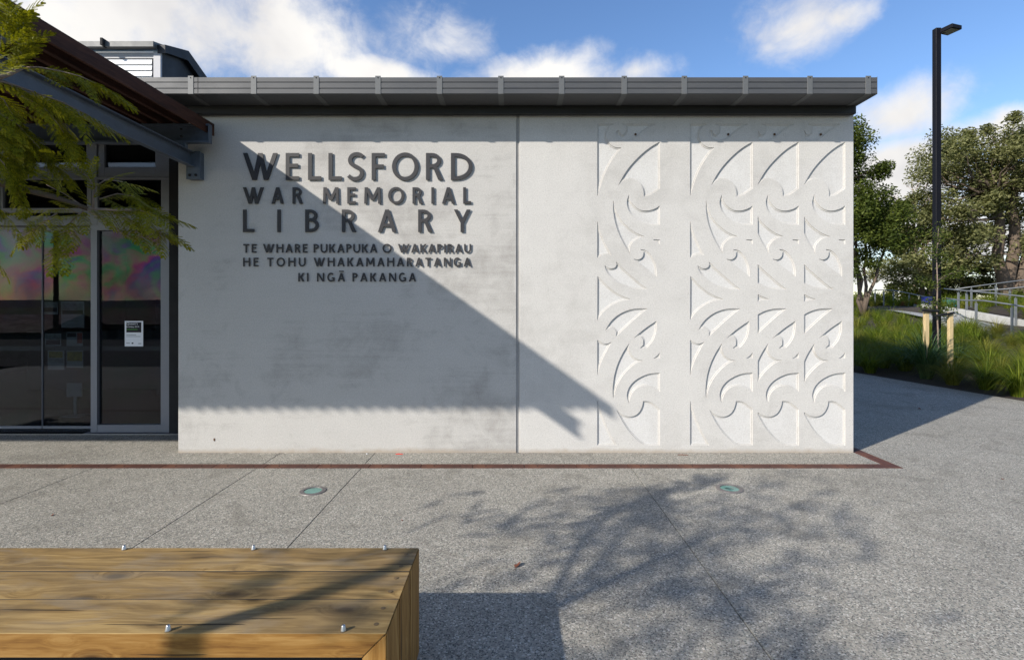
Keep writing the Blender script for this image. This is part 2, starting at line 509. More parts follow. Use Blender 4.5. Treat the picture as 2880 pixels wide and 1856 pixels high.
def glass(name, tint, ior, irid):
    m = bpy.data.materials.new(name)
    m.use_nodes = True
    t = NT(m.node_tree)
    for nd in list(m.node_tree.nodes):
        m.node_tree.nodes.remove(nd)
    out = t.n('ShaderNodeOutputMaterial')
    bf = t.n('ShaderNodeNewGeometry').outputs['Backfacing']      # a thin sheet reflects alike on both faces
    fr = t.n('ShaderNodeFresnel', ins={'IOR': t.math('ADD', ior, t.math('MULTIPLY', bf, 1 / ior - ior))}).outputs[0]
    gl = t.n('ShaderNodeBsdfGlossy', ins={'Roughness': 0.0})
    col = (1, 1, 1, 1)
    if irid:     # the stress colours of toughened glass
        oc = t.n('ShaderNodeTexCoord').outputs['Object']
        n = t.noise(t.map(oc, (1.5, 1, 1.9), loc=(irid, 0, 0)), 1.3, 6, 0.58, 0.9)
        c = t.ramp(n, [(0.28, (0.15, 0.70, 0.45)), (0.38, (0.30, 0.16, 0.90)), (0.46, (1.0, 0.16, 0.62)), (0.53, (0.80, 0.62, 0.45)),
                       (0.60, (0.12, 0.85, 0.30)), (0.68, (0.40, 0.22, 0.95)), (0.78, (0.95, 0.2, 0.42))])
        z = t.n('ShaderNodeSeparateXYZ', ins={0: oc}).outputs[2]
        amt = t.n('ShaderNodeMapRange', ins={0: z, 1: 1.2, 2: 1.9, 3: 0.10, 4: 0.95}).outputs[0]
        amt = t.math('MULTIPLY', amt, t.ramp(t.noise(oc, 1.3, 2, 0.5), [(0.38, 0.25), (0.6, 1.0)]))
        c = t.mix(amt, (0.9, 0.93, 1.0), c)
        t.l(c, gl.inputs['Color'])
    tr = t.n('ShaderNodeBsdfTransparent', ins={'Color': (*tint, 1)})
    mx = t.n('ShaderNodeMixShader')
    t.l(fr, mx.inputs[0]); t.l(tr.outputs[0], mx.inputs[1]); t.l(gl.outputs[0], mx.inputs[2])
    t.l(mx.outputs[0], out.inputs[0])
    return m


M_GLASS = glass('tinted_window_glass', (0.55, 0.58, 0.60), 1.5, 0)
M_GLASS_I = glass('toughened_door_glass', (0.55, 0.58, 0.60), 1.42, 4.3)
M_LENS = glass('uplight_glass', (0.80, 0.95, 0.92), 1.4, 0)


def leafmat(name, c1, c2, c3, trans=0.35, rough=0.55):
    m = bpy.data.materials.new(name)
    m.use_nodes = True
    t = NT(m.node_tree)
    b = m.node_tree.nodes['Principled BSDF']
    out = m.node_tree.nodes['Material Output']
    geo = t.n('ShaderNodeNewGeometry')
    r = geo.outputs['Random Per Island']
    n = t.noise(geo.outputs['Position'], 1.4, 3, 0.6)
    f = t.math('ADD', t.math('MULTIPLY', r, 0.55), t.math('MULTIPLY', n, 0.45))
    col = t.ramp(f, [(0.22, c1), (0.5, c2), (0.78, c3)])
    t.l(col, b.inputs['Base Color'])
    b.inputs['Roughness'].default_value = rough
    b.inputs['Specular IOR Level'].default_value = 0.12
    tl = t.n('ShaderNodeBsdfTranslucent')
    t.l(t.mix(1.0, col, (1.5, 1.5, 0.55), 'MULTIPLY'), tl.inputs[0])
    mx = t.n('ShaderNodeMixShader', ins={0: trans})
    t.l(b.outputs[0], mx.inputs[1]); t.l(tl.outputs[0], mx.inputs[2]); t.l(mx.outputs[0], out.inputs[0])
    return m


M_FERN = leafmat('feathery_leaf', (0.060, 0.072, 0.004), (0.140, 0.145, 0.008), (0.250, 0.230, 0.014), 0.28)
M_GUM = leafmat('olive_leaf', (0.050, 0.056, 0.020), (0.130, 0.138, 0.052), (0.23, 0.225, 0.10), 0.25)
M_DKLEAF = leafmat('dark_green_leaf', (0.030, 0.046, 0.010), (0.068, 0.092, 0.018), (0.125, 0.150, 0.032), 0.3)
M_LIME = leafmat('yellow_green_leaf', (0.08, 0.11, 0.012), (0.15, 0.18, 0.02), (0.24, 0.25, 0.035), 0.3)
M_REDBUSH = leafmat('reddish_shrub_leaf', (0.16, 0.05, 0.025), (0.26, 0.10, 0.05), (0.22, 0.17, 0.05), 0.3)
M_GRASS = leafmat('tussock_blade', (0.045, 0.080, 0.008), (0.100, 0.140, 0.012), (0.20, 0.225, 0.028), 0.3)
M_GRASS2 = leafmat('blue_green_blade', (0.035, 0.075, 0.035), (0.06, 0.115, 0.05), (0.11, 0.17, 0.07), 0.25)
M_GRASS3 = leafmat('golden_blade', (0.10, 0.11, 0.015), (0.17, 0.17, 0.025), (0.26, 0.24, 0.05), 0.25)

# ------------------------------------------------------------------ ground
def bed_edge(y):
    return 8.0 - 0.106 * (y - 8.11)


def ground_z(x, y):
    e = bed_edge(y)
    if x < e:
        return -0.05
    z = 0.078 * (x - e) - 0.03 + 0.012 * max(0, y - 14)
    if x > 16.9:
        z += 0.35 * min(1, (x - 16.9) / 1.5)
    return min(z, 1.45 + 0.004 * max(0, y - 30))


def ground_sheet():
    xs = np.array([-2500, -800, -300, -120, -60, -30, -12, 0, 12, 30, 60, 120, 300, 800, 2500.])
    ys = np.array([-2500, -800, -300, -120, -60, -40, -26, -20, -15, -10, 0, 15, 30, 60, 120, 300, 800, 2500.])
    V = []
    for y in ys:
        for x in xs:
            z = -0.12
            if y < -10:
                z = -0.12 - 3.0 * min(1, (-10 - y) / 16)
            V.append((x, y, z))
    n = len(xs)
    Q = [(j * n + i, j * n + i + 1, (j + 1) * n + i + 1, (j + 1) * n + i) for j in range(len(ys) - 1) for i in range(n - 1)]
    return finish('ground', np_mesh('ground', V, Q), M_FIELD, smooth=True)


tag(ground_sheet(), kind='structure')

# far hills that the doors mirror
def ridge(name, y0, depth, x0, x1, base, h, seed):
    rnd = random.Random(seed)
    ph = [rnd.uniform(0, 6.28) for _ in range(6)]
    V, Q = [], []
    nx = 70
    for j, (dy, k) in enumerate(((0, 0.0), (0.35, 0.7), (0.6, 1.0), (1.0, 0.0))):
        for i in range(nx + 1):
            u = i / nx
            x = x0 + (x1 - x0) * u
            s = 0.55 + 0.18 * sin(u * 9 + ph[0]) + 0.13 * sin(u * 21 + ph[1]) + 0.07 * sin(u * 47 + ph[2]) + 0.03 * sin(u * 95 + ph[3])
            V.append((x, y0 + depth * dy, base + h * k * s))
    for j in range(3):
        for i in range(nx):
            a = j * (nx + 1) + i
            Q.append((a, a + 1, a + nx + 2, a + nx + 1))
    return tag(finish(name, np_mesh(name, V, Q), M_HILL, smooth=True), kind='structure')


ridge('hills', -900, -500, -2400, 1500, -4, 26, 2)
ridge('hills', 1500, 600, -600, 2600, -2, 24, 4)

# the slope falls to a road behind the viewer
road = MB()
road.v += [(-80, -30, -3.05), (60, -30, -3.05), (60, -24, -2.85), (-80, -24, -2.85)]
road.f += [(0, 1, 2, 3)]
tag(road.build('road', M_ROAD), kind='structure')
tag(box('car_park', -60, 30, -10.5, -0.41, -0.16, -0.012, M_ROAD), kind='structure')

# paving slabs of exposed aggregate, saw cut between
pave = bpy.data.objects.new('pavement', None)
tag(_link(pave, None), kind='structure')
G = 0.0025
Y_STRIP0, Y_STRIP1 = 4.782, 4.899
XS_O, XS_I = 3.605, 3.490


def slab(poly):
    MB().prism(poly, 'z', -0.10, 0.0).build('paving_slab', M_PAVE, pave, bev=0.002)


cuts = [-12.0, -6.35, -3.86, -2.35, -1.39, 1.10]
for a, b in zip(cuts[:-1], cuts[1:]):
    slab([(a + G, -0.4), (b - G, -0.4), (b - G, Y_STRIP0 - 0.004), (a + G, Y_STRIP0 - 0.004)])
slab([(1.10 + G, -0.4), (bed_edge(-0.4), -0.4), (bed_edge(16), 16), (XS_O + 0.003, 16), (XS_O + 0.003, Y_STRIP0 - 0.004), (1.10 + G, Y_STRIP0 - 0.004)])
for a, b in ((-12, -2.35), (-2.35, -1.39), (-1.39, XS_I - 0.003)):
    slab([(a + G, Y_STRIP1 + 0.004), (b - G, Y_STRIP1 + 0.004), (b - G, 6.02 if b < 0 and b < -2 else 5.40), (a + G, 6.02 if b < 0 and b < -2 else 5.40)])

# slot drain: rusted steel cover plates round the building
drain = thing('slot_drain', 'long rust brown steel drain strip set flush in the paving before the wall', 'drain cover', (0, Y_STRIP0, 0))
pm = MB().box(-0.2385, 0.2385, 0, Y_STRIP1 - Y_STRIP0, -0.03, 0.002).mesh('cover_plate', bev=0.0015)
screw = MB().lathe([(0.0085, 0.0), (0.0085, 0.0016), (0.006, 0.0018), (0.006, 0.0004)], n=10).mesh('screw')
screw.materials.append(M_DARK)
x = XS_I - 0.2385 - 0.004
while x > -9:
    p = finish('cover_plate', pm, M_RUST, drain, loc=(x, Y_STRIP0, 0))
    for dx in (-0.12, 0.12):
        finish('screw', screw, None, p, loc=(x + dx, Y_STRIP0 + 0.058, 0.002))
    x -= 0.4815
MB().prism([(XS_I - 0.001, Y_STRIP0), (XS_O, Y_STRIP0), (XS_O, Y_STRIP0 + 0.3), (XS_I, Y_STRIP0 + 0.3), (XS_I, Y_STRIP1)], 'z', -0.03, 0.0022).build('corner_plate', M_RUST, drain, bev=0.0015)
pm2 = MB().box(0, XS_O - XS_I, -0.2385, 0.2385, -0.03, 0.002).mesh('cover_plate', bev=0.0015)
for k in range(14):
    yy = Y_STRIP0 + 0.304 + 0.2385 + 0.4815 * k
    p = finish('cover_plate', pm2, M_RUST, drain, loc=(XS_I, yy, 0))
    finish('screw', screw, None, p, loc=(XS_I + 0.058, yy + 0.05, 0.002))

# ------------------------------------------------------------------ polygon meshing
def inside(pts, poly):
    x, y = pts[:, 0], pts[:, 1]
    r = np.zeros(len(pts), bool)
    n = len(poly)
    for i in range(n):
        x0, y0 = poly[i]; x1, y1 = poly[(i + 1) % n]
        if y0 == y1:
            continue
        c = ((y0 > y) != (y1 > y)) & (x < (x1 - x0) * (y - y0) / (y1 - y0) + x0)
        r ^= c
    return r


def cdt(loops, extra=()):
    V, E = [], []
    for lp in loops:
        k = len(V); n = len(lp)
        V += [Vector((float(p[0]), float(p[1]))) for p in lp]
        E += [(k + i, k + (i + 1) % n) for i in range(n)]
    V += [Vector((float(p[0]), float(p[1]))) for p in extra]
    r = geometry.delaunay_2d_cdt(V, E, [], 0, 1e-6, True)
    vs = np.array([(v.x, v.y) for v in r[0]])
    tr = [f for f in r[2] if len(f) == 3]
    tr = np.array(tr)
    cen = vs[tr].mean(1)
    return vs, tr, cen


def densify(poly, step):
    out = []
    n = len(poly)
    for i in range(n):
        a = np.array(poly[i], float); b = np.array(poly[(i + 1) % n], float)
        k = max(1, int(np.ceil(np.linalg.norm(b - a) / step)))
        for j in range(k):
            out.append(tuple(a + (b - a) * j / k))
    return out


def dist_to(pts, poly):
    best = np.full(len(pts), 1e9)
    n = len(poly)
    for i in range(n):
        a = np.array(poly[i]); b = np.array(poly[(i + 1) % n])
        ab = b - a; L = (ab * ab).sum()
        if L == 0:
            continue
        t = np.clip(((pts - a) @ ab) / L, 0, 1)
        d = np.linalg.norm(pts - (a + t[:, None] * ab), axis=1)
        best = np.minimum(best, d)
    return best


# ------------------------------------------------------------------ the carved koru relief
O6, O7 = 0, 1476
Z6 = 3.209
SH = {}
shapes = [
 [(62,30),(150,30),(215,30),(180,50),(152,80),(139,120),(140,150),(155,185),(185,222),(230,243),(283,242),(240,290),(190,360),(140,450),(100,555),(75,640),(62,690)],
 [(285,30),(588,30),(510,72),(455,115),(420,150),(385,170),(345,182),(300,182),(258,165),(233,140),(228,112),(240,92),(258,88),(268,100),(272,120),(286,130),(305,124),(320,103),(328,75),(324,52)],
 [(627,190),(560,225),(490,275),(410,350),(340,430),(285,515),(238,610),(262,570),(300,536),(350,525),(400,535),(445,562),(470,600),(482,640),(482,683),(530,676),(582,645),(627,612)],
 [(352,660),(332,705),(327,750),(345,810),(385,865),(440,910),(510,935),(570,942),(627,938),(627,765),(585,793),(530,810),(475,812),(430,797),(390,762),(362,722),(350,695)],
 [(62,895),(62,1238),(100,1212),(140,1203),(188,1212),(150,1140),(110,1060),(80,980)],
 [(207,708),(203,790),(215,885),(240,975),(275,1060),(320,1140),(362,1208),(352,1170),(362,1120),(395,1080),(440,1055),(492,1044),(425,1020),(355,975),(290,912),(245,845),(218,780)],
 [(563,1070),(627,1073),(627,1116),(598,1094)],
 [(448,1160),(500,1165),(550,1210),(588,1290),(600,1350),(598,1408),(540,1370),(470,1315),(385,1243),(425,1255),(458,1243),(478,1215),(478,1185)],
 [(230,1267),(238,1295),(225,1322),(195,1335),(160,1328),(128,1303),(140,1350),(175,1400),(230,1450),(300,1490),(380,1515),(450,1522),(518,1520),(455,1475),(370,1400),(290,1330)],
 [(64,1400),(110,1445),(160,1498),(220,1545),(300,1588),(368,1611),(290,1620),(210,1650),(140,1700),(95,1745),(62,1806)],
]
shapes7 = [
 [(518,218),(440,215),(360,225),(280,255),(215,300),(165,355),(128,430),(150,400),(185,388),(215,400),(235,430),(230,472),(300,405),(380,330),(450,270)],
 [(62,498),(62,832),(85,730),(120,650),(160,575),(192,518),(160,532),(125,535),(90,520)],
 [(597,328),(530,370),(450,430),(382,493),(430,465),(458,470),(478,500),(476,545),(445,577),(510,572),(560,520),(590,450),(598,390)],
 [(353,527),(300,600),(250,700),(218,800),(203,900),(200,980),(208,1035),(225,950),(260,870),(310,800),(380,730),(430,700),(483,686),(430,680),(385,655),(352,610),(343,570)],
 [(627,612),(627,665),(565,670),(600,645)],
 [(627,797),(550,800),(480,820),(400,865),(350,920),(328,980),(330,1030),(350,1075),(354,1030),(375,980),(415,935),(470,912),(530,916),(580,940),(627,968)],
 [(62,1040),(62,1450),(237,1450),(190,1370),(140,1270),(95,1160)],
 [(475,1052),(530,1052),(580,1085),(627,1128),(627,1453),(490,1453),(430,1410),(350,1330),(280,1220),(228,1115),(265,1163),(320,1190),(380,1193),(430,1167),(460,1120),(472,1080)],
]
for s7 in shapes7:
    shapes.append([(a, b + 1476) for a, b in s7])


def smooth_poly(p, corner=40):
    """round the soft corners of a traced outline, keep the sharp ones"""
    for _ in range(2):
        q = []
        n = len(p)
        for i in range(n):
            a = np.array(p[i - 1]); b = np.array(p[i]); c = np.array(p[(i + 1) % n])
            u = b - a; v = c - b
            ang = abs(math.degrees(math.atan2(u[0] * v[1] - u[1] * v[0], (u * v).sum())))
            if ang > corner or np.linalg.norm(u) < 4:
                q.append(tuple(b))
            else:
                q.append(tuple(b * 0.75 + a * 0.25)); q.append(tuple(b * 0.75 + c * 0.25))
        p = q
    return p


YW = 5.277                       # face of the precast wall
SC = F / YW
PAN_L, PAN_R = (501 - 1440) / SC, (2401 - 1440) / SC
JOINT0, JOINT1 = (1452.5 - 1440) / SC, (1461 - 1440) / SC
TOPZ = 3.437


def to_wall(px, py):
    return ((px - 1440) / SC, EYE + (858 - py) / SC)


def clip_left(poly, xc):
    out = []
    n = len(poly)
    for i in range(n):
        a, b = poly[i - 1], poly[i]
        ia, ib = a[0] >= xc, b[0] >= xc
        if ia != ib:
            t = (xc - a[0]) / (b[0] - a[0])
            out.append((xc, a[1] + (b[1] - a[1]) * t))
        if ib:
            out.append(b)
    return out


def area(p):
    return 0.5 * abs(sum(p[i - 1][0] * p[i][1] - p[i][0] * p[i - 1][1] for i in range(len(p))))


def relief_polys(x0px, clip):
    """outlines of one carved column in wall coordinates (x, z)"""
    out = []
    for s in shapes:
        p = smooth_poly([(float(a), float(b)) for a, b in s])
        if clip:
            p = clip_left(p, 62 + 60.4 * Z6)
            if len(p) < 3 or area(p) < 700:
                continue
        q = [to_wall(x0px + (a - 62) / Z6, 340 + b / Z6) for a, b in p]
        out.append(densify(q, 0.006))
    return out


BEV_W, BEV_D = 0.017, 0.017


def relief(x0px, clip, label):
    polys = relief_polys(x0px, clip)
    wpx = 176.1
    xa = to_wall(x0px + (60.4 if clip else 0) - 1.6, 0)[0]
    xb = to_wall(x0px + wpx + 1.6, 0)[0]
    za, zb = to_wall(0, 340 + (1476 + 1453) / Z6 + 2)[1], to_wall(0, 347)[1]
    rect = densify([(xa, za), (xb, za), (xb, zb), (xa, zb)], 0.5)
    extra = []
    for q in polys:
        Q = np.array(q)
        gx = np.arange(Q[:, 0].min(), Q[:, 0].max(), 0.010)
        gy = np.arange(Q[:, 1].min(), Q[:, 1].max(), 0.010)
        g = np.array([(a, b) for a in gx for b in gy])
        g = g[inside(g, q)]
        d = dist_to(g, q)
        g = g[d > 0.020]
        nxt = np.roll(Q, -1, 0); e = nxt - Q
        nrm = np.stack([-e[:, 1], e[:, 0]], 1) / np.maximum(1e-9, np.linalg.norm(e, axis=1))[:, None]
        mid = (Q + nxt) / 2
        extra.append(g)
        for w_ in (0.002, 0.0130, 0.0150):
            ring = np.concatenate([mid + nrm * w_, mid - nrm * w_])
            ring = ring[inside(ring, q)]
            if len(ring):
                ring = ring[dist_to(ring, q) > w_ * 0.985]
            if len(ring):
                extra.append(ring)
    extra = np.concatenate([e for e in extra if len(e)])
    vs, tr, cen = cdt([rect] + polys, extra)
    keep = inside(cen, rect)
    tr = tr[keep]
    depth = np.zeros(len(vs))
    for q in polys:
        ins = inside(vs, q)
        d = dist_to(vs, q)
        depth = np.where(ins & (d > 1e-4), np.maximum(depth, np.interp(d, [0, 0.002, 0.0130, 0.0150, 1], [0, 0.0085, 0.0090, 0.0140, 0.0140])), depth)
    V = np.stack([vs[:, 0], YW + depth, vs[:, 1]], 1)
    me = np_mesh('carved_relief', V, tr)
    me.materials.append(M_PANEL_B); me.materials.append(M_FLOOR)
    o = finish('carved_relief', me, None, panel_b)
    o['label'] = label
    bm = bmesh.new(); bm.from_mesh(me)
    bmesh.ops.recalc_face_normals(bm, faces=bm.faces)
    for f in bm.faces:
        f.smooth = False
        if min(v.co.y for v in f.verts) > YW + 0.0132:
            f.material_index = 1
    bm.to_mesh(me); bm.free()
    return (xa, xb, za, zb)


# ------------------------------------------------------------------ building
lib = thing('library_building', 'low pale concrete library building with grey gutter and glass entrance doors', 'building', (0, YW, 0))
box('wall_panel', PAN_L, JOINT0, YW, YW + 0.18, -0.05, TOPZ, M_PANEL_A, lib, bev=0.004)['label'] = 'grey wall panel that carries the lettering'
panel_b = box('wall_panel', JOINT1, PAN_R, YW + 0.03, YW + 0.18, -0.05, TOPZ - 0.0, M_PANEL_B, lib)
panel_b['label'] = 'paler wall panel with carved scroll columns'
rects = [relief(1679.8, False, 'leftmost carved scroll column, standing apart'),
         relief(1940.9, False, 'second carved scroll column, full width'),
         relief(1940.9 + 129.9, True, 'third carved scroll column, narrow'),
         relief(1940.9 + 260.4, True, 'rightmost carved scroll column, narrow')]
# face of the paler panel with openings for the carved columns
xs = sorted({JOINT1 + 0.004, PAN_R - 0.004} | {v for r in rects for v in r[:2]})
fz = MB()
for a, b in zip(xs[:-1], xs[1:]):
    hit = [r for r in rects if abs(r[0] - a) < 1e-6]
    spans = [(-0.05, hit[0][2]), (hit[0][3], TOPZ)] if hit else [(-0.05, TOPZ)]
    for z0, z1 in spans:
        k = len(fz.v)
        fz.v += [(a, YW, z0), (b, YW, z0), (b, YW, z1), (a, YW, z1)]
        fz.f.append((k, k + 1, k + 2, k + 3))
for xa, xb, n in ((JOINT1, JOINT1 + 0.004, 0), (PAN_R - 0.004, PAN_R, 1)):
    k = len(fz.v)
    ya, yb = (YW + 0.004, YW) if n == 0 else (YW, YW + 0.004)
    fz.v += [(xa, ya, -0.05), (xb, yb, -0.05), (xb, yb, TOPZ), (xa, ya, TOPZ)]
    fz.f.append((k, k + 1, k + 2, k + 3))
    xe = xa if n == 0 else xb
    k = len(fz.v)
    fz.v += [(xe, YW + 0.004, -0.05), (xe, YW + 0.031, -0.05), (xe, YW + 0.031, TOPZ), (xe, YW + 0.004, TOPZ)]
    fz.f.append((k, k + 1, k + 2, k + 3))
k = len(fz.v)
fz.v += [(JOINT1, YW + 0.002, TOPZ), (PAN_R, YW + 0.002, TOPZ), (PAN_R, YW + 0.032, TOPZ), (JOINT1, YW + 0.032, TOPZ)]
fz.f.append((k, k + 1, k + 2, k + 3))
fz.build('panel_face', M_PANEL_B, panel_b)
# lifting anchor pockets in the carved columns, tie hole at the foot of the grey panel
anc = MB().lathe([(0.0, 0.0), (0.011, 0.0), (0.0125, 0.003), (0.0115, 0.006)], n=12).mesh('anchor_pocket')
anc.materials.append(plain('rust_stain', (0.10, 0.055, 0.03), 0.9, 0, 0.4, 60))
for px in (1787.8, 2048.9, 2179, 2309):
    x, z = to_wall(px, 378)
    finish('anchor_pocket', anc, None, panel_b, loc=(x, YW + 0.0075, z), rot=(pi / 2, 0, 0))
x, z = to_wall(603, 1236)
finish('anchor_pocket', anc, None, lib, loc=(x, YW - 0.0005, z), rot=(pi / 2, 0, 0), scale=(0.7, 1.3, 0.5))
# sealant in the joint
box('joint_sealant', JOINT0, JOINT1, YW + 0.012, YW + 0.05, -0.05, TOPZ, plain('grey_sealant', (0.30, 0.292, 0.28), 0.8), lib)
# the rest of the walls
YB = 15.0
box('side_wall', PAN_R - 0.18, PAN_R - 0.002, YW + 0.18, YB, -0.05, TOPZ, M_PANEL_B, lib)
box('back_wall', -11, PAN_R - 0.182, YB - 0.2, YB, -0.05, TOPZ, M_PANEL_A, lib)
box('end_wall', -11.2, -11.002, 6.1, YB, -0.05, TOPZ, M_PANEL_A, lib)
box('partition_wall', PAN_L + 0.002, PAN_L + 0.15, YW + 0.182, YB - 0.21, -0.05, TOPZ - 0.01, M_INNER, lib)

# fascia, gutter and roof
YG, YF = 4.92, 5.2
ZG0, ZG1 = 3.498, 3.655
GX0, GX1 = -11.2, (2467.5 - 1440) * YG / F
box('fascia_board', -11.1, (2406 - 1440) * YF / F, YF, YF + 0.06, 3.416, ZG0 - 0.002, M_FASCIA, lib, bev=0.003)
box('eave_closer', -11.1, PAN_R + 0.015, YF + 0.062, YB, TOPZ + 0.002, 3.56, M_FASCIA, lib)
prof = [(YG + 0.012, ZG1 + 0.006), (YG, ZG1), (YG, 3.614), (YG + 0.006, 3.612), (YG + 0.006, 3.606), (YG, 3.604),
        (YG, 3.556), (YG + 0.006, 3.554), (YG + 0.006, 3.548), (YG, 3.546), (YG, ZG0 + 0.006), (YG + 0.006, ZG0),
        (YF + 0.02, ZG0), (YF + 0.02, ZG1), (YF + 0.014, ZG1), (YF + 0.014, ZG0 + 0.008), (YG + 0.016, ZG0 + 0.008), (YG + 0.016, ZG1 + 0.006)]
gut = MB().prism(prof, 'x', GX0, GX1 - 0.002).build('gutter', M_GUTTER, lib)
box('gutter_end_cap', GX1 - 0.002, GX1, YG - 0.001, YF + 0.021, ZG0 - 0.001, ZG1 + 0.006, M_GUTTER, gut)
strapm = MB().prism([(YG - 0.004, ZG1 + 0.014), (YG - 0.004, ZG0 - 0.0), (YG + 0.002, ZG0 - 0.004), (YF, ZG0 - 0.004), (YF, ZG0 - 0.0006), (YG + 0.003, ZG0 - 0.0006), (YG - 0.0006, ZG0 + 0.002), (YG - 0.0006, ZG1 + 0.014)], 'x', 0, 0.052).mesh('gutter_strap', bev=0.0008)
stm = plain('grey_strap_steel', (0.105, 0.108, 0.108), 0.5, 0.0, 0.08, 4)
strapm.materials.append(stm)
rivet = MB().lathe([(0.006, 0), (0.005, 0.003), (0.002, 0.004)], n=10).mesh('rivet')
rivet.materials.append(M_DARK)
sx = [529, 706, 882, 1055.6, 1228.5, 1401, 1572, 1748, 1917, 2089, 2270, 2434]
sx = [(v - 1440) * YG / F for v in sx]
sx += [sx[0] - 0.59 * k for k in range(1, 14)]
for x in sx:
    finish('gutter_strap', strapm, None, gut, loc=(x, 0, 0))
    finish('rivet', rivet, None, gut, loc=(x + 0.026, YG - 0.004, ZG1 - 0.005), rot=(pi / 2, 0, 0))
# a lap joint in the gutter sheet
box('gutter_lap', -2.98 + 0.001, -2.975, YG - 0.0012, YG, ZG0 + 0.01, ZG1 - 0.002, M_DARK, gut)
roofm = MB().prism([(YF + 0.03, 3.60), (YF + 0.03, 3.66), (10.0, 5.28), (YB + 0.1, 3.9), (YB + 0.1, 3.8), (10.0, 5.18)], 'x', -11.2, GX1 - 0.02)
roofm.build('roof', M_GUTTER, lib)

# roof monitor above the entrance
mon = MB()
YM = 9.0
mx1 = -6.06
mprof = [(YM, 4.75), (YM, 5.86), (9.585, 6.05), (10.17, 5.83), (11.0, 4.9)]
mo = MB().prism(mprof, 'x', -12.0, mx1).build('roof_monitor', M_NAVY, lib)
mo['label'] = 'dark box-shaped clerestory on the roof with white louvre boards'
# verge flashing proud of the side
MB().prism([(YM - 0.06, 5.83), (YM - 0.06, 5.98), (9.59, 6.19), (10.19, 5.95), (11.1, 4.9), (10.98, 4.9), (10.1, 5.78), (9.56, 6.0), (YM, 5.86)], 'x', mx1 - 0.05, mx1 + 0.09).build('verge_flashing', M_NAVY, mo, bev=0.004)
MB().prism([(YM - 0.16, 5.90), (YM - 0.16, 5.99), (YM, 6.03), (9.59, 6.19), (9.59, 6.17), (YM - 0.05, 5.90)], 'x', -12.0, mx1 - 0.052).build('monitor_gutter', stm, mo)
box('head_board', -12, mx1 - 0.125, YM - 0.035, YM - 0.002, 5.757, 5.86, plain('grey_trim', (0.30, 0.30, 0.31), 0.5), mo)
box('corner_board', mx1 - 0.122, mx1 - 0.003, YM - 0.05, YM - 0.003, 4.75, 5.86, plain('pale_grey_trim', (0.36, 0.36, 0.38), 0.5), mo)
box('corner_shadow_gap', mx1 - 0.165, mx1 - 0.124, YM - 0.012, YM - 0.002, 4.75, 5.756, M_DARK, mo)
lou = MB().prism([(YM - 0.004, 0.0), (YM - 0.036, 0.0), (YM - 0.014, 0.094), (YM - 0.004, 0.094)], 'x', -12.0, mx1 - 0.168).mesh('louvre_board')
lou.materials.append(M_WHITE)
for k in range(9):
    finish('louvre_board', lou, None, mo, loc=(0, 0, 5.655 - 0.1 * k))
box('lightning_clip', -6.97, -6.93, YM - 0.22, YM - 0.10, 5.90, 6.02, M_DARK, mo)

# entrance: door plane
YD = 6.10
DS = F / YD


def dx(px): return (px - 1440) / DS
def dz(py): return EYE + (858 - py) / DS


win = MB()
ent = box('door_head_beam', -11, PAN_L - 0.002, YD - 0.06, YD + 0.06, dz(402) - 0.0, dz(350), M_ALU, lib, bev=0.003)
box('soffit_panel', -11, PAN_L, YW + 0.02, YD - 0.062, dz(352), dz(350) - 0.001, M_FASCIA, lib)
box('jamb_cladding', dx(481) + 0.003, PAN_L - 0.002, YD - 0.04, YD + 0.06, 0, dz(404), M_DARK, lib)


def frame(name, x0, x1, z0, z1, wl, wr, wb, wt, y0, y1, mat, glassm, label=None):
    """a framed pane: four members and a sheet of glass"""
    f = MB()
    f.box(x0, x0 + wl, y0, y1, z0, z1)
    fr = f.build(name, mat, lib, bev=0.002)
    if label: fr['label'] = label
    box('stile', x1 - wr, x1, y0, y1, z0, z1, mat, fr, bev=0.002)
    if wb: box('bottom_rail', x0 + wl + 0.0005, x1 - wr - 0.0005, y0 + 0.002, y1 - 0.002, z0, z0 + wb, mat, fr, bev=0.002)
    if wt: box('top_rail', x0 + wl + 0.0005, x1 - wr - 0.0005, y0 + 0.002, y1 - 0.002, z1 - wt, z1, mat, fr, bev=0.002)
    box('glass_pane', x0 + wl + 0.0006, x1 - wr - 0.0006, (y0 + y1) / 2 - 0.003, (y0 + y1) / 2 + 0.003, z0 + wb + 0.0005, z1 - wt - 0.0005, glassm, fr)
    return fr


ZT = dz(635)
# fixed side light right of the door
sl = frame('side_light', dx(260.5), dx(481), 0.012, dz(601), dx(278.5) - dx(260.5), dx(481) - dx(456.5), dz(1195) - dz(1216), 0.20, YD - 0.03, YD + 0.05, M_ALU, M_GLASS_I, 'fixed glazed side panel beside the sliding door')
box('mid_rail', dx(282), dx(456), YD + 0.022, YD + 0.05, dz(987), dz(974), plain('dark_rail', (0.12, 0.13, 0.13), 0.5), sl)
# sliding door leaves
for i, (a, b) in enumerate(((dx(103), dx(260) + 0.02), (dx(103) - 0.93, dx(103) - 0.003), (dx(103) - 1.87, dx(103) - 0.94), (dx(103) - 2.81, dx(103) - 1.88))):
    fr = frame('sliding_door', a, b, 0.03, ZT, 0.004, 0.004, dz(1203) - dz(1211), 0.04, YD + 0.07, YD + 0.10, M_ALU, M_GLASS_I)
    box('mid_rail', a + 0.005, b - 0.005, YD + 0.091, YD + 0.12, dz(988), dz(975), MATS['dark_rail'], fr)
box('transom_bar', -11, dx(260), YD - 0.03, YD + 0.06, ZT, dz(635) + (dz(635) - dz(649)), M_ALU, lib, bev=0.002)
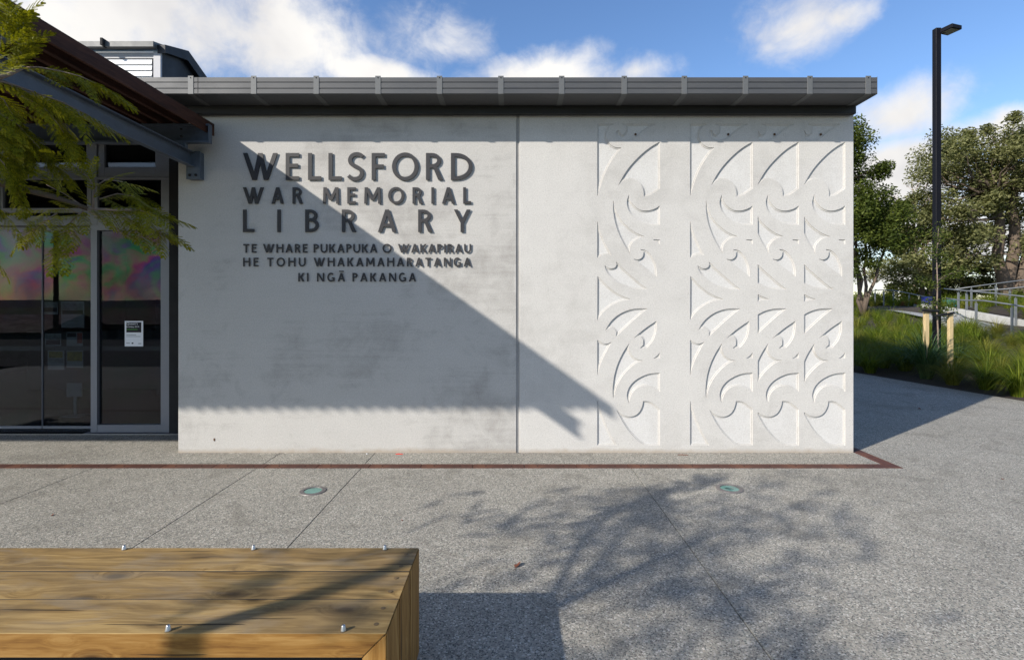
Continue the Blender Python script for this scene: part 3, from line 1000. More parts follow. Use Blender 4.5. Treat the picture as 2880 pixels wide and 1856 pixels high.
# the overhead panel between the transoms
tw = [(dx(0) - 0.9, dx(0) + 0.02), (dx(0) + 0.025, dx(260))]
for a, b in tw:
    frame('fixed_window', a, b, ZT + 0.06, dz(501), 0.03, 0.05, 0.05, 0.02, YD - 0.02, YD + 0.04, M_ALU, M_GLASS, 'dark glazed panel over the sliding door')
box('transom_bar', dx(0) - 1, dx(260), YD - 0.032, YD - 0.021, dz(600), dz(587), M_ALU, lib, bev=0.002)
box('transom_bar', dx(260), dx(481), YD - 0.034, YD + 0.05, dz(649), dz(634), M_ALU, lib, bev=0.002)
fr = frame('fixed_window', dx(262), dx(481), dz(601) + 0.003, dz(501), 0.07, 0.102, 0.06, 0.004, YD - 0.025, YD + 0.04, M_ALU, M_GLASS, 'dark glazed panel over the side light')
box('mullion', dx(262), dx(280), YD - 0.045, YD + 0.045, dz(501), dz(404), M_ALU, lib, bev=0.002)
# top row of opening windows
for a, b in ((dx(-260), dx(18)), (dx(22), dx(260)), (dx(282), dx(458))):
    frame('top_window', a, b, dz(500) + 0.002, dz(403), dx(300) - dx(283), 0.07 if b > dx(300) else 0.05, dz(470) - dz(497), 0.02, YD - 0.03, YD + 0.035, M_ALU, M_GLASS, None)
box('window_sill_bar', -11, dx(481), YD - 0.036, YD + 0.036, dz(500) - 0.026, dz(500), M_ALU, lib, bev=0.002)
box('frame_stile', dx(458) + 0.001, dx(481), YD - 0.034, YD + 0.045, dz(500) + 0.003, dz(404), M_ALU, lib, bev=0.002)
box('pelmet', -8.6, -3.95, YD + 0.12, YD + 0.20, dz(492), dz(448), M_WHITE, lib)['label'] = 'white strip seen through the top windows'
box('sun_stop_wall', -11, dx(103) - 2.82, YD - 0.02, YD + 0.15, 0.0, dz(404), M_PANEL_A, lib)  # unseen wall added to stop sun entering the room from the left
# threshold and mat
box('door_sill', -11, PAN_L - 0.001, 6.024, YD + 0.20, -0.03, 0.004, M_ALU, lib, bev=0.001)
box('sill_edge', -11, PAN_L - 0.001, 6.014, 6.0235, -0.03, 0.006, M_STEEL, lib)
gm = MB().box(-0.006, 0.006, 6.03, YD + 0.06, 0.0042, 0.010).mesh('mat_bar')
gm.materials.append(M_DARK)
for k in range(60):
    finish('mat_bar', gm, None, lib, loc=(-6.9 + k * 0.032, 0, 0))
# room behind the glass
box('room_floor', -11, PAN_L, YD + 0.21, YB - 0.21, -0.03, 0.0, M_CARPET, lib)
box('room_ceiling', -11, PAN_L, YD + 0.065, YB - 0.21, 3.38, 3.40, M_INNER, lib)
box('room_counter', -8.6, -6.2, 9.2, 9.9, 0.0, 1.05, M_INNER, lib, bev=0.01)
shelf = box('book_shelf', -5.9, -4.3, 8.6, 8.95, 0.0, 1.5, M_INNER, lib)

# notices inside the glass
def paper(name, label, px0, px1, py0, py1, Yp, prints, cat='notice', group=None, mat=None):
    x0, x1 = (px0 - 1440) * Yp / F, (px1 - 1440) * Yp / F
    z0, z1 = EYE + (858 - py1) * Yp / F, EYE + (858 - py0) * Yp / F
    t = thing(name, label, cat, ((x0 + x1) / 2, Yp, z0), group)
    box('sheet', x0, x1, Yp, Yp + 0.001, z0, z1, mat or M_PAPER, t)
    for nm, u0, u1, v0, v1, m in prints:
        box(nm, x0 + (x1 - x0) * u0, x0 + (x1 - x0) * u1, Yp - 0.0012, Yp - 0.0002, z1 - (z1 - z0) * v1, z1 - (z1 - z0) * v0, m, t)
    return t, x0, x1, z0, z1


def text(parent, body, x, y, z, size, mat, name='lettering'):
    cu = bpy.data.curves.new(name, 'FONT')
    cu.body = body; cu.size = size; cu.extrude = 0.0002
    o = bpy.data.objects.new('tmp', cu)
    C.objects.link(o)
    dg = bpy.context.evaluated_depsgraph_get()
    me = bpy.data.meshes.new_from_object(o.evaluated_get(dg))
    bpy.data.objects.remove(o)
    me.materials.clear()
    return finish(name, me, mat, parent, loc=(x, y, z), rot=(pi / 2, 0, 0))


YP = YD + 0.004
t, x0, x1, z0, z1 = paper('notice', 'white notice with black heading block stuck inside the side panel glass', 350.8, 402.6, 902.8, 974, YP - 0.006,
                          [('heading_block', 0.09, 0.90, 0.05, 0.45, M_INK), ('text_line', 0.09, 0.62, 0.535, 0.555, M_PHOTO1), ('text_line', 0.09, 0.86, 0.60, 0.62, M_PHOTO1),
                           ('text_line', 0.09, 0.28, 0.86, 0.885, M_PHOTO1), ('logo', 0.38, 0.47, 0.85, 0.90, M_INK), ('text_line', 0.74, 0.90, 0.88, 0.90, M_INK)])
W_, H_ = x1 - x0, z1 - z0
text(t, "Queen's", x0 + W_ * 0.10, YP - 0.0078, z1 - H_ * 0.145, 0.040, M_PAPER)
text(t, "birthday 2014", x0 + W_ * 0.10, YP - 0.0078, z1 - H_ * 0.255, 0.0265, M_PAPER)
box('green_line', x0 + W_ * 0.12, x0 + W_ * 0.70, YP - 0.0079, YP - 0.0075, z1 - H_ * 0.355, z1 - H_ * 0.32, M_GREENINK, t)
YQ = YD + 0.093
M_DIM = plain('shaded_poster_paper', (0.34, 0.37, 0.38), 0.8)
ps = [('poster', 'poster with grey sky photo, upper left of the posters behind the door glass', 116, 163, 850, 884, [('picture', 0.04, 0.96, 0.05, 0.42, M_PHOTO1), ('picture', 0.04, 0.96, 0.45, 0.80, M_INK)]),
      ('poster', 'largest poster with dark photo above grey text, upper right behind the door glass', 172, 237, 848, 922, [('picture', 0.05, 0.95, 0.06, 0.32, M_PHOTO1), ('picture', 0.05, 0.95, 0.33, 0.48, M_INK), ('text_line', 0.1, 0.8, 0.62, 0.65, M_PHOTO1), ('text_line', 0.1, 0.7, 0.72, 0.75, M_PHOTO1)]),
      ('poster', 'small poster with black text block, middle left behind the door glass', 126, 172, 938, 973, [('picture', 0.06, 0.94, 0.08, 0.5, M_PHOTO1), ('picture', 0.06, 0.94, 0.52, 0.9, M_INK)]),
      ('poster', 'poster with red corner, middle right behind the door glass', 187, 233, 934, 973, [('picture', 0.05, 0.6, 0.06, 0.35, M_INK), ('picture', 0.65, 0.97, 0.06, 0.8, M_PHOTO2)]),
      ('poster', 'poster with yellow flower picture, lower left behind the door glass', 134, 181, 984, 1040, [('picture', 0.08, 0.9, 0.08, 0.40, M_PHOTO3), ('picture', 0.06, 0.94, 0.44, 0.66, M_PHOTO1)]),
      ('poster', 'poster with yellow green landscape, lower right behind the door glass', 187, 234, 984, 1034, [('picture', 0.05, 0.95, 0.10, 0.62, M_PHOTO3)])]
for nm, lb, a, b, c, d, pr in ps:
    paper(nm, lb, a, b, c, d, YQ, pr, 'poster', 'posters inside the sliding door', M_DIM)
t = thing('floor_sign', 'small grey sign board on a stand inside the doors', 'sign', ((209 - 1440) * 7.0 / F, 7.0, 0))
a, b = P(187, 1116, 7.0), P(230, 1077, 7.0)
box('board', a.x, b.x, 7.0, 7.01, a.z, b.z, M_DIM, t)
box('stand', (a.x + b.x) / 2 - 0.02, (a.x + b.x) / 2 + 0.02, 7.011, 7.03, 0.0, a.z + 0.05, M_DIM, t)
box('foot', (a.x + b.x) / 2 - 0.14, (a.x + b.x) / 2 + 0.14, 6.93, 7.10, 0.0005, 0.012, M_DIM, t)

# ------------------------------------------------------------------ canopy of timber battens on steel
CX = -2.99
can = thing('entrance_canopy', 'dark red brown timber batten canopy on galvanised steel over the doors', 'canopy', (CX, 5.2, 0))
Y0C, Y1C = 2.34, 5.18
bar = MB().box(-1.42, 1.42, -0.022, 0.0, 0, 0.118).mesh('edge_board', bev=0.003)
finish('edge_board', bar, M_SLAT, can, loc=(CX, (Y0C + Y1C) / 2, 3.185), rot=(0, 0, pi / 2))
sl_me = MB().box(-1.42, 1.42, -0.021, 0.021, 0, 0.098).mesh('batten', bev=0.003)
n = 0
xx = CX - 0.10
while xx > -10.8:
    finish('batten', sl_me, M_SLAT, can, loc=(xx, (Y0C + Y1C) / 2 + random.uniform(-0.006, 0.006), 3.262), rot=(0, 0, pi / 2))
    xx -= 0.157
box('shadow_sheet', -10.9, CX - 0.13, Y0C - 0.070, Y1C, 3.3605, 3.366, M_FASCIA, can)  # hidden sheet added over the battens to soften the canopy shadow's edge
for yc, nm in ((5.085, 0), (3.13, 1)):
    cprof = [(yc, 3.255), (yc - 0.055, 3.255), (yc - 0.055, 3.238), (yc - 0.049, 3.238), (yc - 0.049, 3.249), (yc - 0.006, 3.249), (yc - 0.006, 3.081), (yc - 0.049, 3.081), (yc - 0.049, 3.092), (yc - 0.055, 3.092), (yc - 0.055, 3.075), (yc, 3.075)]
    ch = MB().prism(cprof, 'x', -10.9, -2.945).build('steel_channel', M_GALV, can)
    box('channel_end_plate', -2.9448, -2.939, yc - 0.057, yc + 0.001, 3.073, 3.257, M_GALV, ch)
for xb in (-3.23, -7.6, -10.3):
    # beam with flanges, running out from the wall
    ib = MB()
    ib.box(xb, xb + 0.058, 2.42, 5.20, 3.022, 3.030).box(xb, xb + 0.058, 2.42, 5.20, 2.880, 2.888).box(xb, xb + 0.007, 2.42, 5.20, 2.888, 3.022)
    ib.v = [(v[0], v[1], v[2] + (5.2 - v[1]) * 0.012) for v in ib.v]
    beam = ib.build('steel_beam', M_GALV, can)
    yb = YW if xb > -3.3 else YD - 0.07
    br = box('wall_bracket', xb - 0.035, xb + 0.105, 5.2, 5.212, 2.76, 3.04, M_GALV, beam, bev=0.002)
    if xb > -3.3:
        box('bracket_plate', xb - 0.03, xb + 0.10, 5.213, 5.276, 2.765, 3.035, M_GALV, beam)
        for bx in (0.0, 0.062):
            MB().lathe([(0.013, 0), (0.013, 0.012), (0.006, 0.014)], n=6).build('bolt', M_DARK, beam, loc=(xb + 0.004 + bx, 5.199, 2.80), rot=(pi / 2, 0, 0))
    else:
        box('bracket_plate', xb - 0.03, xb + 0.10, 5.213, YD - 0.061, 2.95, 3.035, M_GALV, beam)
for bz in (3.13, 3.20):
    MB().lathe([(0.011, 0), (0.011, 0.010), (0.006, 0.012)], n=6).build('bolt', M_DARK, can, loc=(-3.20, 5.028, bz), rot=(pi / 2, 0, 0))
box('cleat', -3.235, -3.17, 5.03, 5.08, 3.0335, 3.0745, M_GALV, can)
box('cleat', -3.225, -3.18, 3.08, 3.125, 3.056, 3.0745, M_GALV, can)

# ------------------------------------------------------------------ lettering
def strokes(ch, w, t):
    """add / cut polygons of a capital in a box w wide and 1 high"""
    A, X = [], []
    th = t * 1.12

    def r(x0, y0, x1, y1): A.append([(x0, y0), (x1, y0), (x1, y1), (x0, y1)])
    def para(xa, ya, xb, yb, k): A.append([(xa, ya), (xa + k, ya), (xb + k, yb), (xb, yb)])
    def ell(cx, cy, rx, ry, a0=0, a1=360, n=40):
        return [(cx + rx * cos(radians(a0 + (a1 - a0) * i / n)), cy + ry * sin(radians(a0 + (a1 - a0) * i / n))) for i in range(n + (0 if abs(a1 - a0) >= 360 else 1))]
    def path(pts, k):
        P_ = [Vector(p) for p in pts]
        L, R = [], []
        for i in range(len(P_)):
            d = (P_[min(i + 1, len(P_) - 1)] - P_[max(i - 1, 0)]).normalized()
            nn = Vector((-d.y, d.x)) * k / 2
            L.append(tuple(P_[i] + nn)); R.append(tuple(P_[i] - nn))
        for i in range(len(P_) - 1):
            A.append([L[i], L[i + 1], R[i + 1], R[i]])
    def bowl(x0, y0, x1, y1, k):
        """D shaped bowl from the stem at x0 to x1"""
        ry = (y1 - y0) / 2; cy = (y0 + y1) / 2; rx = min(x1 - x0 - t * 0.4, ry * 1.25)
        cx = x1 - rx
        A.append([(x0, y0)] + ell(cx, cy, rx, ry, -90, 90, 20) + [(x0, y1)])
        X.append([(x0 + t, y0 + k)] + ell(cx, cy, max(0.02, rx - t), ry - k, -90, 90, 20) + [(x0 + t, y1 - k)])
    k = t * 0.92
    if ch == 'I': r((w - t) / 2, 0, (w + t) / 2, 1)
    elif ch == 'L': r(0, 0, t, 1); r(0, 0, w, k)
    elif ch == 'E': r(0, 0, t, 1); r(0, 0, w, k); r(0, 1 - k, w, 1); r(0, 0.47, w * 0.92, 0.47 + k)
    elif ch == 'F': r(0, 0, t, 1); r(0, 1 - k, w, 1); r(0, 0.44, w * 0.92, 0.44 + k)
    elif ch == 'H': r(0, 0, t, 1); r(w - t, 0, w, 1); r(0, 0.47, w, 0.47 + k)
    elif ch == 'T': r((w - t) / 2, 0, (w + t) / 2, 1); r(0, 1 - k, w, 1)
    elif ch == 'N': r(0, 0, t * .9, 1); r(w - t * .9, 0, w, 1); para(w - t * 1.2, 0, 0, 1, t * 1.2)
    elif ch == 'M':
        para(0, 0, w * 0.03, 1, t * .95); para(w - t * .95, 0, w * 0.97 - t * .95, 1, t * .95)
        para((w - th) / 2, 0.22, w * 0.03, 1, th); para((w - th) / 2, 0.22, w * 0.97 - th, 1, th)
    elif ch in 'AĀ':
        para(0, 0, (w - th) / 2, 1, th); para(w - th, 0, (w - th) / 2, 1, th)
        A.append([(w * .16, .24), (w * .84, .24), (w * .78, .24 + k), (w * .22, .24 + k)])
        if ch == 'Ā': r(w * .18, 1.12, w * .82, 1.12 + k * .75)
    elif ch == 'W':
        q = w * 0.27
        para(q, 0, 0, 1, th); para(q, 0, w / 2 - th / 2, 1, th)
        para(w - q - th, 0, w / 2 - th / 2, 1, th); para(w - q - th, 0, w - th, 1, th)
    elif ch == 'Y':
        r((w - t) / 2, 0, (w + t) / 2, 0.48)
        para((w - th) / 2, 0.42, 0, 1, th); para((w - th) / 2, 0.42, w - th, 1, th)
    elif ch == 'K':
        r(0, 0, t, 1); para(t * .8, 0.45, w - th * 1.05, 1, th * 1.1); para(w - th * 1.1, 0, t * .95, 0.56, th * 1.15)
    elif ch == 'O':
        A.append(ell(w / 2, .5, w / 2, .52)); X.append(ell(w / 2, .5, w / 2 - t, .52 - k))
    elif ch == 'D': bowl(0, 0, w, 1, k)
    elif ch == 'P': bowl(0, 0.42, w, 1, k); r(0, 0, t, 0.5)
    elif ch == 'R':
        bowl(0, 0.45, w * 0.88, 1, k); r(0, 0, t, 0.5)
        A.append([(w * 0.36, 0.45 + k * .6), (w * 0.36 + th, 0.45 + k * .6), (w * 1.0, 0), (w * 1.0 - th * 1.1, 0)])
    elif ch == 'B': bowl(0, 0.47, w * 0.9, 1, k); bowl(0, 0, w, 0.47 + k, k)
    elif ch == 'U':
        rr = w / 2
        r(0, 0.42, t, 1); r(w - t, 0.42, w, 1)
        A.append(ell(rr, 0.42, rr, 0.44, 180, 360, 24)); X.append(ell(rr, 0.4201, rr - t, 0.44 - k, 180, 360, 24) + [(w - t, 0.43), (t, 0.43)])
    elif ch == 'G':
        pts = [(w / 2 + (w / 2 - t / 2) * cos(radians(a)) * (1.0), .5 + (.52 - k / 2) * sin(radians(a))) for a in range(48, 305, 8)]
        pts.append((w - t / 2, 0.10))
        path(pts, t); r(w - t, 0.06, w, 0.50); r(w * 0.60, 0.50 - k, w, 0.50)
    elif ch == 'S':
        ctrl = [(w * .93, .86), (w * .78, .935), (w * .52, .96), (w * .26, .90), (w * .13, .75), (w * .22, .60), (w * .50, .50), (w * .78, .40), (w * .88, .25), (w * .75, .10), (w * .48, .04), (w * .22, .065), (w * .04, .16)]
        pts = []
        for i in range(len(ctrl) - 1):
            p0 = Vector(ctrl[max(i - 1, 0)]); p1 = Vector(ctrl[i]); p2 = Vector(ctrl[i + 1]); p3 = Vector(ctrl[min(i + 2, len(ctrl) - 1)])
            for j in range(4):
                u = j / 4
                pts.append(0.5 * ((2 * p1) + (p2 - p0) * u + (2 * p0 - 5 * p1 + 4 * p2 - p3) * u * u + (3 * p1 - p0 - 3 * p2 + p3) * u ** 3))
        pts.append(Vector(ctrl[-1]))
        path([tuple(p) for p in pts], t * 0.98)
    return A, X


GLY = {}


def glyph(ch, w, t, depth):
    key = (ch, round(w, 2), round(t, 3), depth)
    if key in GLY:
        return GLY[key]
    A, X = strokes(ch, w, t)
    vs, tr, cen = cdt(A + X)
    ins = np.zeros(len(cen), bool)
    if ch in 'OU':
        ins = inside(cen, A[0])
        for a in A[1:]:
            ins |= inside(cen, a)
    else:
        for a in A:
            ins |= inside(cen, a)
    cut = np.zeros(len(cen), bool)
    for x in X:
        cut |= inside(cen, x)
    if ch == 'R':      # the leg crosses no bowl opening
        pass
    keepstem = np.zeros(len(cen), bool)
    if ch in 'BPRU':
        solid = A[1:] if ch in 'PR' else (A[:2] if ch == 'U' else [])
        for a in solid:
            keepstem |= inside(cen, a)
        if ch == 'B':  # each bowl's opening cuts only its own half
            cut = (inside(cen, X[0]) & (cen[:, 1] > 0.47 + t * 0.92)) | (inside(cen, X[1]) & (cen[:, 1] < 0.47))
    ins &= ~(cut & ~keepstem)
    tr = tr[ins]
    from collections import Counter
    cnt = Counter()
    for a, b, c in tr:
        for e in ((a, b), (b, c), (c, a)):
            cnt[e] += 1
    n = len(vs)
    V = [(v[0], 0.0, v[1]) for v in vs] + [(v[0], depth, v[1]) for v in vs]
    Fc = [(a, b, c) for a, b, c in tr] + [(a + n, c + n, b + n) for a, b, c in tr]
    for (a, b), m in cnt.items():
        if (b, a) not in cnt:
            Fc.append((a, b, b + n, a + n))
    me = bpy.data.meshes.new('letter')
    me.from_pydata(V, [], [tuple(int(i) for i in f) for f in Fc])
    bm = bmesh.new(); bm.from_mesh(me)
    bmesh.ops.remove_doubles(bm, verts=bm.verts, dist=1e-6)
    bmesh.ops.recalc_face_normals(bm, faces=bm.faces)
    loose = [v for v in bm.verts if not v.link_faces]
    bmesh.ops.delete(bm, geom=loose, context='VERTS')
    bm.to_mesh(me); bm.free()
    me.materials.append(M_LETTER)
    GLY[key] = me
    return me


def letter(parent, ch, zx0, zx1, zt, zb, t, front=0.017, thick=0.009):
    """zx, zt, zb: place in a survey enlarged 3.1447 times from (640, 380)"""
    x0, _ = to_wall(640 + zx0 / 3.1447, 0); x1, _ = to_wall(640 + zx1 / 3.1447, 0)
    _, z1 = to_wall(0, 380 + zt / 3.1447); _, z0 = to_wall(0, 380 + zb / 3.1447)
    h = z1 - z0
    w = (x1 - x0) / h
    me = glyph(ch, w, t, thick / h)
    # stand-off letters: move to the wall and scale to cap height
    y = YW - front
    o = finish('letter', me, None, parent, loc=(x0, y, z0), scale=(h, h, h))
    return o


sg = thing('library_name_sign', 'large charcoal metal letters reading WELLSFORD WAR MEMORIAL LIBRARY on the grey wall panel', 'sign', (-1.9, YW, 2.0))
for ch, a, b in (('W', 143, 447), ('E', 520, 638), ('L', 717, 833), ('L', 897, 1013), ('S', 1068, 1208), ('F', 1278, 1393), ('O', 1457, 1690), ('R', 1757, 1908), ('D', 1977, 2168)):
    letter(sg, ch, a, b, 164, 401, 0.146)
for ch, a, b in (('W', 143, 325), ('A', 395, 502), ('R', 580, 672), ('M', 848, 988), ('E', 1063, 1137), ('M', 1212, 1358), ('O', 1423, 1565), ('R', 1638, 1730), ('I', 1800, 1833), ('A', 1898, 2012), ('L', 2085, 2155)):
    letter(sg, ch, a, b, 466, 610, 0.170)
for ch, a, b in (('L', 143, 242), ('I', 440, 480), ('B', 692, 812), ('R', 1015, 1143), ('A', 1333, 1495), ('R', 1688, 1815), ('Y', 2003, 2150)):
    letter(sg, ch, a, b, 662, 860, 0.150)
mg = thing('translated_name_sign', 'smaller charcoal letters reading TE WHARE PUKAPUKA O WAKAPIRAU HE TOHU WHAKAMAHARATANGA KI NGĀ PAKANGA', 'sign', (-1.9, YW, 1.7))
NW = {'T': .68, 'E': .56, 'W': 1.32, 'H': .82, 'A': .86, 'Ā': .86, 'R': .68, 'P': .60, 'U': .80, 'K': .72, 'O': .98, 'I': .22, 'M': .98, 'N': .84, 'G': .86}


def word(parent, s, a, b, zt, zb):
    h = zb - zt
    nat = sum(NW[c] for c in s) * h
    gap = (b - a - nat) / max(1, len(s) - 1)
    sc = 1.0
    if gap < 0.10 * h:
        sc = (b - a - 0.10 * h * (len(s) - 1)) / nat
        gap = 0.10 * h
    x = a
    for c in s:
        w = NW[c] * h * sc
        letter(parent, c, x, x + w, zt, zb, 0.185, 0.0145, 0.004)
        x += w + gap


for s, a, b in (('TE', 145, 262), ('WHARE', 318, 712), ('PUKAPUKA', 765, 1328), ('O', 1373, 1455), ('WAKAPIRAU', 1510, 2155)):
    word(mg, s, a, b, 965, 1042)
for s, a, b in (('HE', 143, 278), ('TOHU', 357, 695), ('WHAKAMAHARATANGA', 765, 2155)):
    word(mg, s, a, b, 1086, 1163)
for s, a, b in (('KI', 630, 722), ('NGĀ', 795, 1043), ('PAKANGA', 1108, 1670)):
    word(mg, s, a, b, 1220, 1296)

# ------------------------------------------------------------------ recessed uplights
for i, (x, y, r, lb) in enumerate(((-1.607, 4.19, 0.104, 'round glass uplight in the paving, left one under the lettering'), (1.779, 4.244, 0.108, 'round glass uplight in the paving, right one before the carved wall'))):
    t = thing('ground_uplight', lb, 'uplight', (x, y, 0), 'uplights recessed in the paving')
    flange = MB().lathe([(r, 0.001), (r - 0.003, 0.006), (r * 0.70, 0.007), (r * 0.68, 0.004), (r * 0.68, 0.0012), (r, 0.0008)], n=40)
    flange.f = flange.f[:-2]
    flange.build('flange', plain('dull_bronze_ring', (0.16, 0.145, 0.14), 0.5, 0.3), t, loc=(x, y, 0))
    MB().lathe([(r * 0.69, 0.0018), (r * 0.68, 0.0045)], n=40).build('glass_lens', M_LENS, t, loc=(x, y, 0))
    MB().lathe([(r * 0.67, 0.0005), (r * 0.66, 0.0012)], n=32).build('reflector', plain('teal_reflector', (0.25, 0.335, 0.325), 0.6, 0.0, 0.3, 14), t, loc=(x, y, 0))
    if i:
        MB().box(-0.03, 0.035, -0.008, 0.008, 0.0013, 0.0017).build('lamp_tube', M_DARK, t, loc=(x - 0.005, y, 0), rot=(0, 0, -0.3))

# ------------------------------------------------------------------ timber bench
BX1 = -0.402
BY0, BY1 = 1.663, 2.248
BT = 0.45
bench = thing('timber_bench', 'low timber bench of thick weathered planks with boxed end', 'bench', ((BX1 - 1.3), BY0, 0))
wpl = (BY1 - BY0) / 3
BLEN = 3.0
for k in range(3):
    ya, yb = BY0 + wpl * k + (0.0022 if k else 0), BY0 + wpl * (k + 1) - (0.0022 if k < 2 else 0)
    # top plank, mitred end
    prof = [(BX1 - BLEN, BT - 0.079), (BX1 - 0.080, BT - 0.079), (BX1 - 0.0012, BT), (BX1 - BLEN, BT)]
    me = MB().prism([(p - (BX1 - 1.5), q - BT) for p, q in prof], 'y', ya - BY0, yb - BY0).mesh('seat_plank', bev=0.0018)
    me.materials.append(M_BENCHTOP); me.materials.append(M_BENCHSIDE)
    for f in me.polygons:
        if k == 0 and f.normal.y < -0.8:
            f.material_index = 1
    o = finish('seat_plank', me, None, bench, loc=(BX1 - 1.5, BY0, BT - 0.0015 * (k == 1)))
    # end board: local x runs up the leg
    prof = [(0.0, 0.0), (BT - 0.0012, 0.0), (BT - 0.080, 0.0785), (0.0, 0.0785)]
    m2 = MB()
    n_ = len(prof); kk = 0
    m2.prism(prof, 'y', ya - BY0, yb - BY0)
    me2 = m2.mesh('end_plank', bev=0.003, seg=2)
    me2.materials.append(M_BENCHSIDE)
    # local (x up, y depth, z inward) -> world: rotate so x points up and z points to -x
    finish('end_plank', me2, None, bench, loc=(BX1, BY0, 0.001), rot=(0, -pi / 2, 0))
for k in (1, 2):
    box('joint_shade', BX1 - BLEN + 0.02, BX1 - 0.006, BY0 + wpl * k - 0.0021, BY0 + wpl * k + 0.0021, BT - 0.03, BT - 0.0012, M_DARK, bench)  # dark strips stand in for the shade in the plank gaps
box('inner_bearer', BX1 - BLEN, BX1 - 0.09, BY0 + 0.10, BY0 + 0.15, 0.20, BT - 0.081, M_DARK, bench)
box('far_end', BX1 - BLEN + 0.02, BX1 - BLEN + 0.1, BY0 + 0.01, BY1 - 0.01, 0.0, BT - 0.082, M_BENCHSIDE, bench)
plug = MB().lathe([(0.0085, 0.0), (0.0085, 0.0008), (0.004, 0.0010)], n=14).mesh('screw_plug')
plug.materials.append(plain('plug_wood', (0.13, 0.085, 0.04), 0.8))
for yy in (2.19, 2.09, 2.0, 1.905, 1.80, 1.71):
    finish('screw_plug', plug, None, bench, loc=(BX1 - 0.045, yy, BT + 0.0003))
cone = MB().lathe([(0.0135, 0.0), (0.0125, 0.004), (0.0085, 0.020), (0.0065, 0.0235), (0.003, 0.0245)], n=20).mesh('steel_stud')
cone.materials.append(M_STEEL)
for px, yy in ((349, 2.232), (713, 2.232), (1082, 2.232), (473, 1.676), (966, 1.676)):
    x = (px - 1440) * yy / F
    finish('steel_stud', cone, None, bench, smooth=True, loc=(x, yy, BT + 0.0004), scale=(0.75, 0.75, 0.8))

# litter on the paving
lf = MB()
lf.v += [(0, 0, 0.002), (0.018, 0.012, 0.012), (0.030, 0.034, 0.022), (0.026, 0.058, 0.010), (0.006, 0.040, 0.004), (-0.010, 0.022, 0.012), (0.022, 0.03, 0.006), (-0.006, -0.022, 0.010), (0.0, -0.024, 0.002)]
lf.f += [(0, 1, 6), (1, 2, 6), (2, 3, 6), (3, 4, 6), (4, 5, 6), (5, 0, 6), (0, 7, 8)]
o = finish('dead_leaf', lf.mesh(), M_DEADLEAF, loc=(0.02, 2.96, 0.0005))
tag(o, 'curled brown dead leaf lying alone on the paving right of the bench', 'leaf')
for px, py, sc_, r_, lb in ((146, 1451, 0.5, 1.0, 'tiny brown leaf on the paving between the doors and the bench'), (2823, 1347, 0.55, 2.4, 'tiny brown leaf on the sunlit paving at the far right'),
                        (2590, 1152, 0.9, 0.4, 'small dark leaf on the paving in the shade of the building'), (1130, 1462, 0.4, 4.0, 'tiny leaf on the paving just beyond the right end of the bench')):
    Yl = 1.5 * F / (py - 858)
    tag(finish('dead_leaf', lf.mesh(), M_DEADLEAF, loc=((px - 1440) * Yl / F, Yl, 0.0005), rot=(0, 0, r_), scale=(sc_, sc_, sc_)), lb, 'leaf')
o = MB().tube([(0, 0, 0.004), (0.03, 0.003, 0.006), (0.07, -0.002, 0.005), (0.10, 0.0, 0.003)], 0.0035, 6).build('twig', M_DEADLEAF, loc=(1.66, 5.19, 0.0))
tag(o, 'short brown twig lying at the foot of the carved wall', 'twig')
o = MB().tube([(0, 0, 0.003), (0.03, 0.002, 0.004), (0.075, 0.0, 0.003)], [0.004, 0.006, 0.003], 6).build('plastic_scrap', M_RED, loc=(-1.17, 5.22, 0.0))
tag(o, 'bright red scrap lying at the foot of the grey wall panel', 'litter')
for px, py in ((1031.7, 1277),):
    o = MB().lathe([(0.006, 0), (0.008, 0.004), (0.004, 0.008)], n=8).build('pebble', M_PAPER, loc=tuple(Vector((P(px, py, 1).x * 0, 0, 0)) + Vector(((px - 1440) * 5.23 / F, 5.23, 0))))
    tag(o, 'small pale pebble at the foot of the grey wall panel', 'pebble')

# ------------------------------------------------------------------ foliage builders
def leaves(rng, cen, n, spread, size, flat=0.75, elong=2.0, upbias=0.6):
    """leaf quads scattered round centres (k,3); returns V, F"""
    k = len(cen)
    idx = rng.integers(0, k, n)
    d = rng.normal(0, 1, (n, 3))
    d /= np.maximum(1e-6, np.linalg.norm(d, axis=1))[:, None]
    rr = rng.random(n) ** 0.5
    p = cen[idx] + d * (rr * spread[idx])[:, None] * np.array([1, 1, flat])
    a = rng.normal(0, 1, (n, 3)); a[:, 2] *= 0.5
    a /= np.linalg.norm(a, axis=1)[:, None]
    nm = rng.normal(0, 1, (n, 3)); nm[:, 2] += upbias
    b = np.cross(nm, a); b /= np.maximum(1e-6, np.linalg.norm(b, axis=1))[:, None]
    s = size * (0.6 + 0.8 * rng.random(n))
    L = a * (s * 0.5)[:, None]; Wd = b * (s * 0.5 / elong)[:, None]
    V = np.stack([p - L, p - Wd * 1.0 - L * 0.1, p + L, p + Wd - L * 0.1], 1).reshape(-1, 3)
    Fq = np.arange(4 * n).reshape(n, 4)
    return V, Fq


def curve_pts(a, b, sag, rng, n=6, jit=0.12):
    a, b = np.array(a, float), np.array(b, float)
    L = np.linalg.norm(b - a)
    out = []
    for i in range(n + 1):
        u = i / n
        p = a + (b - a) * u
        p[2] += sag * L * sin(pi * u)
        if 0 < i < n:
            p += rng.normal(0, 1, 3) * jit * L / n
        out.append(tuple(p))
    return out


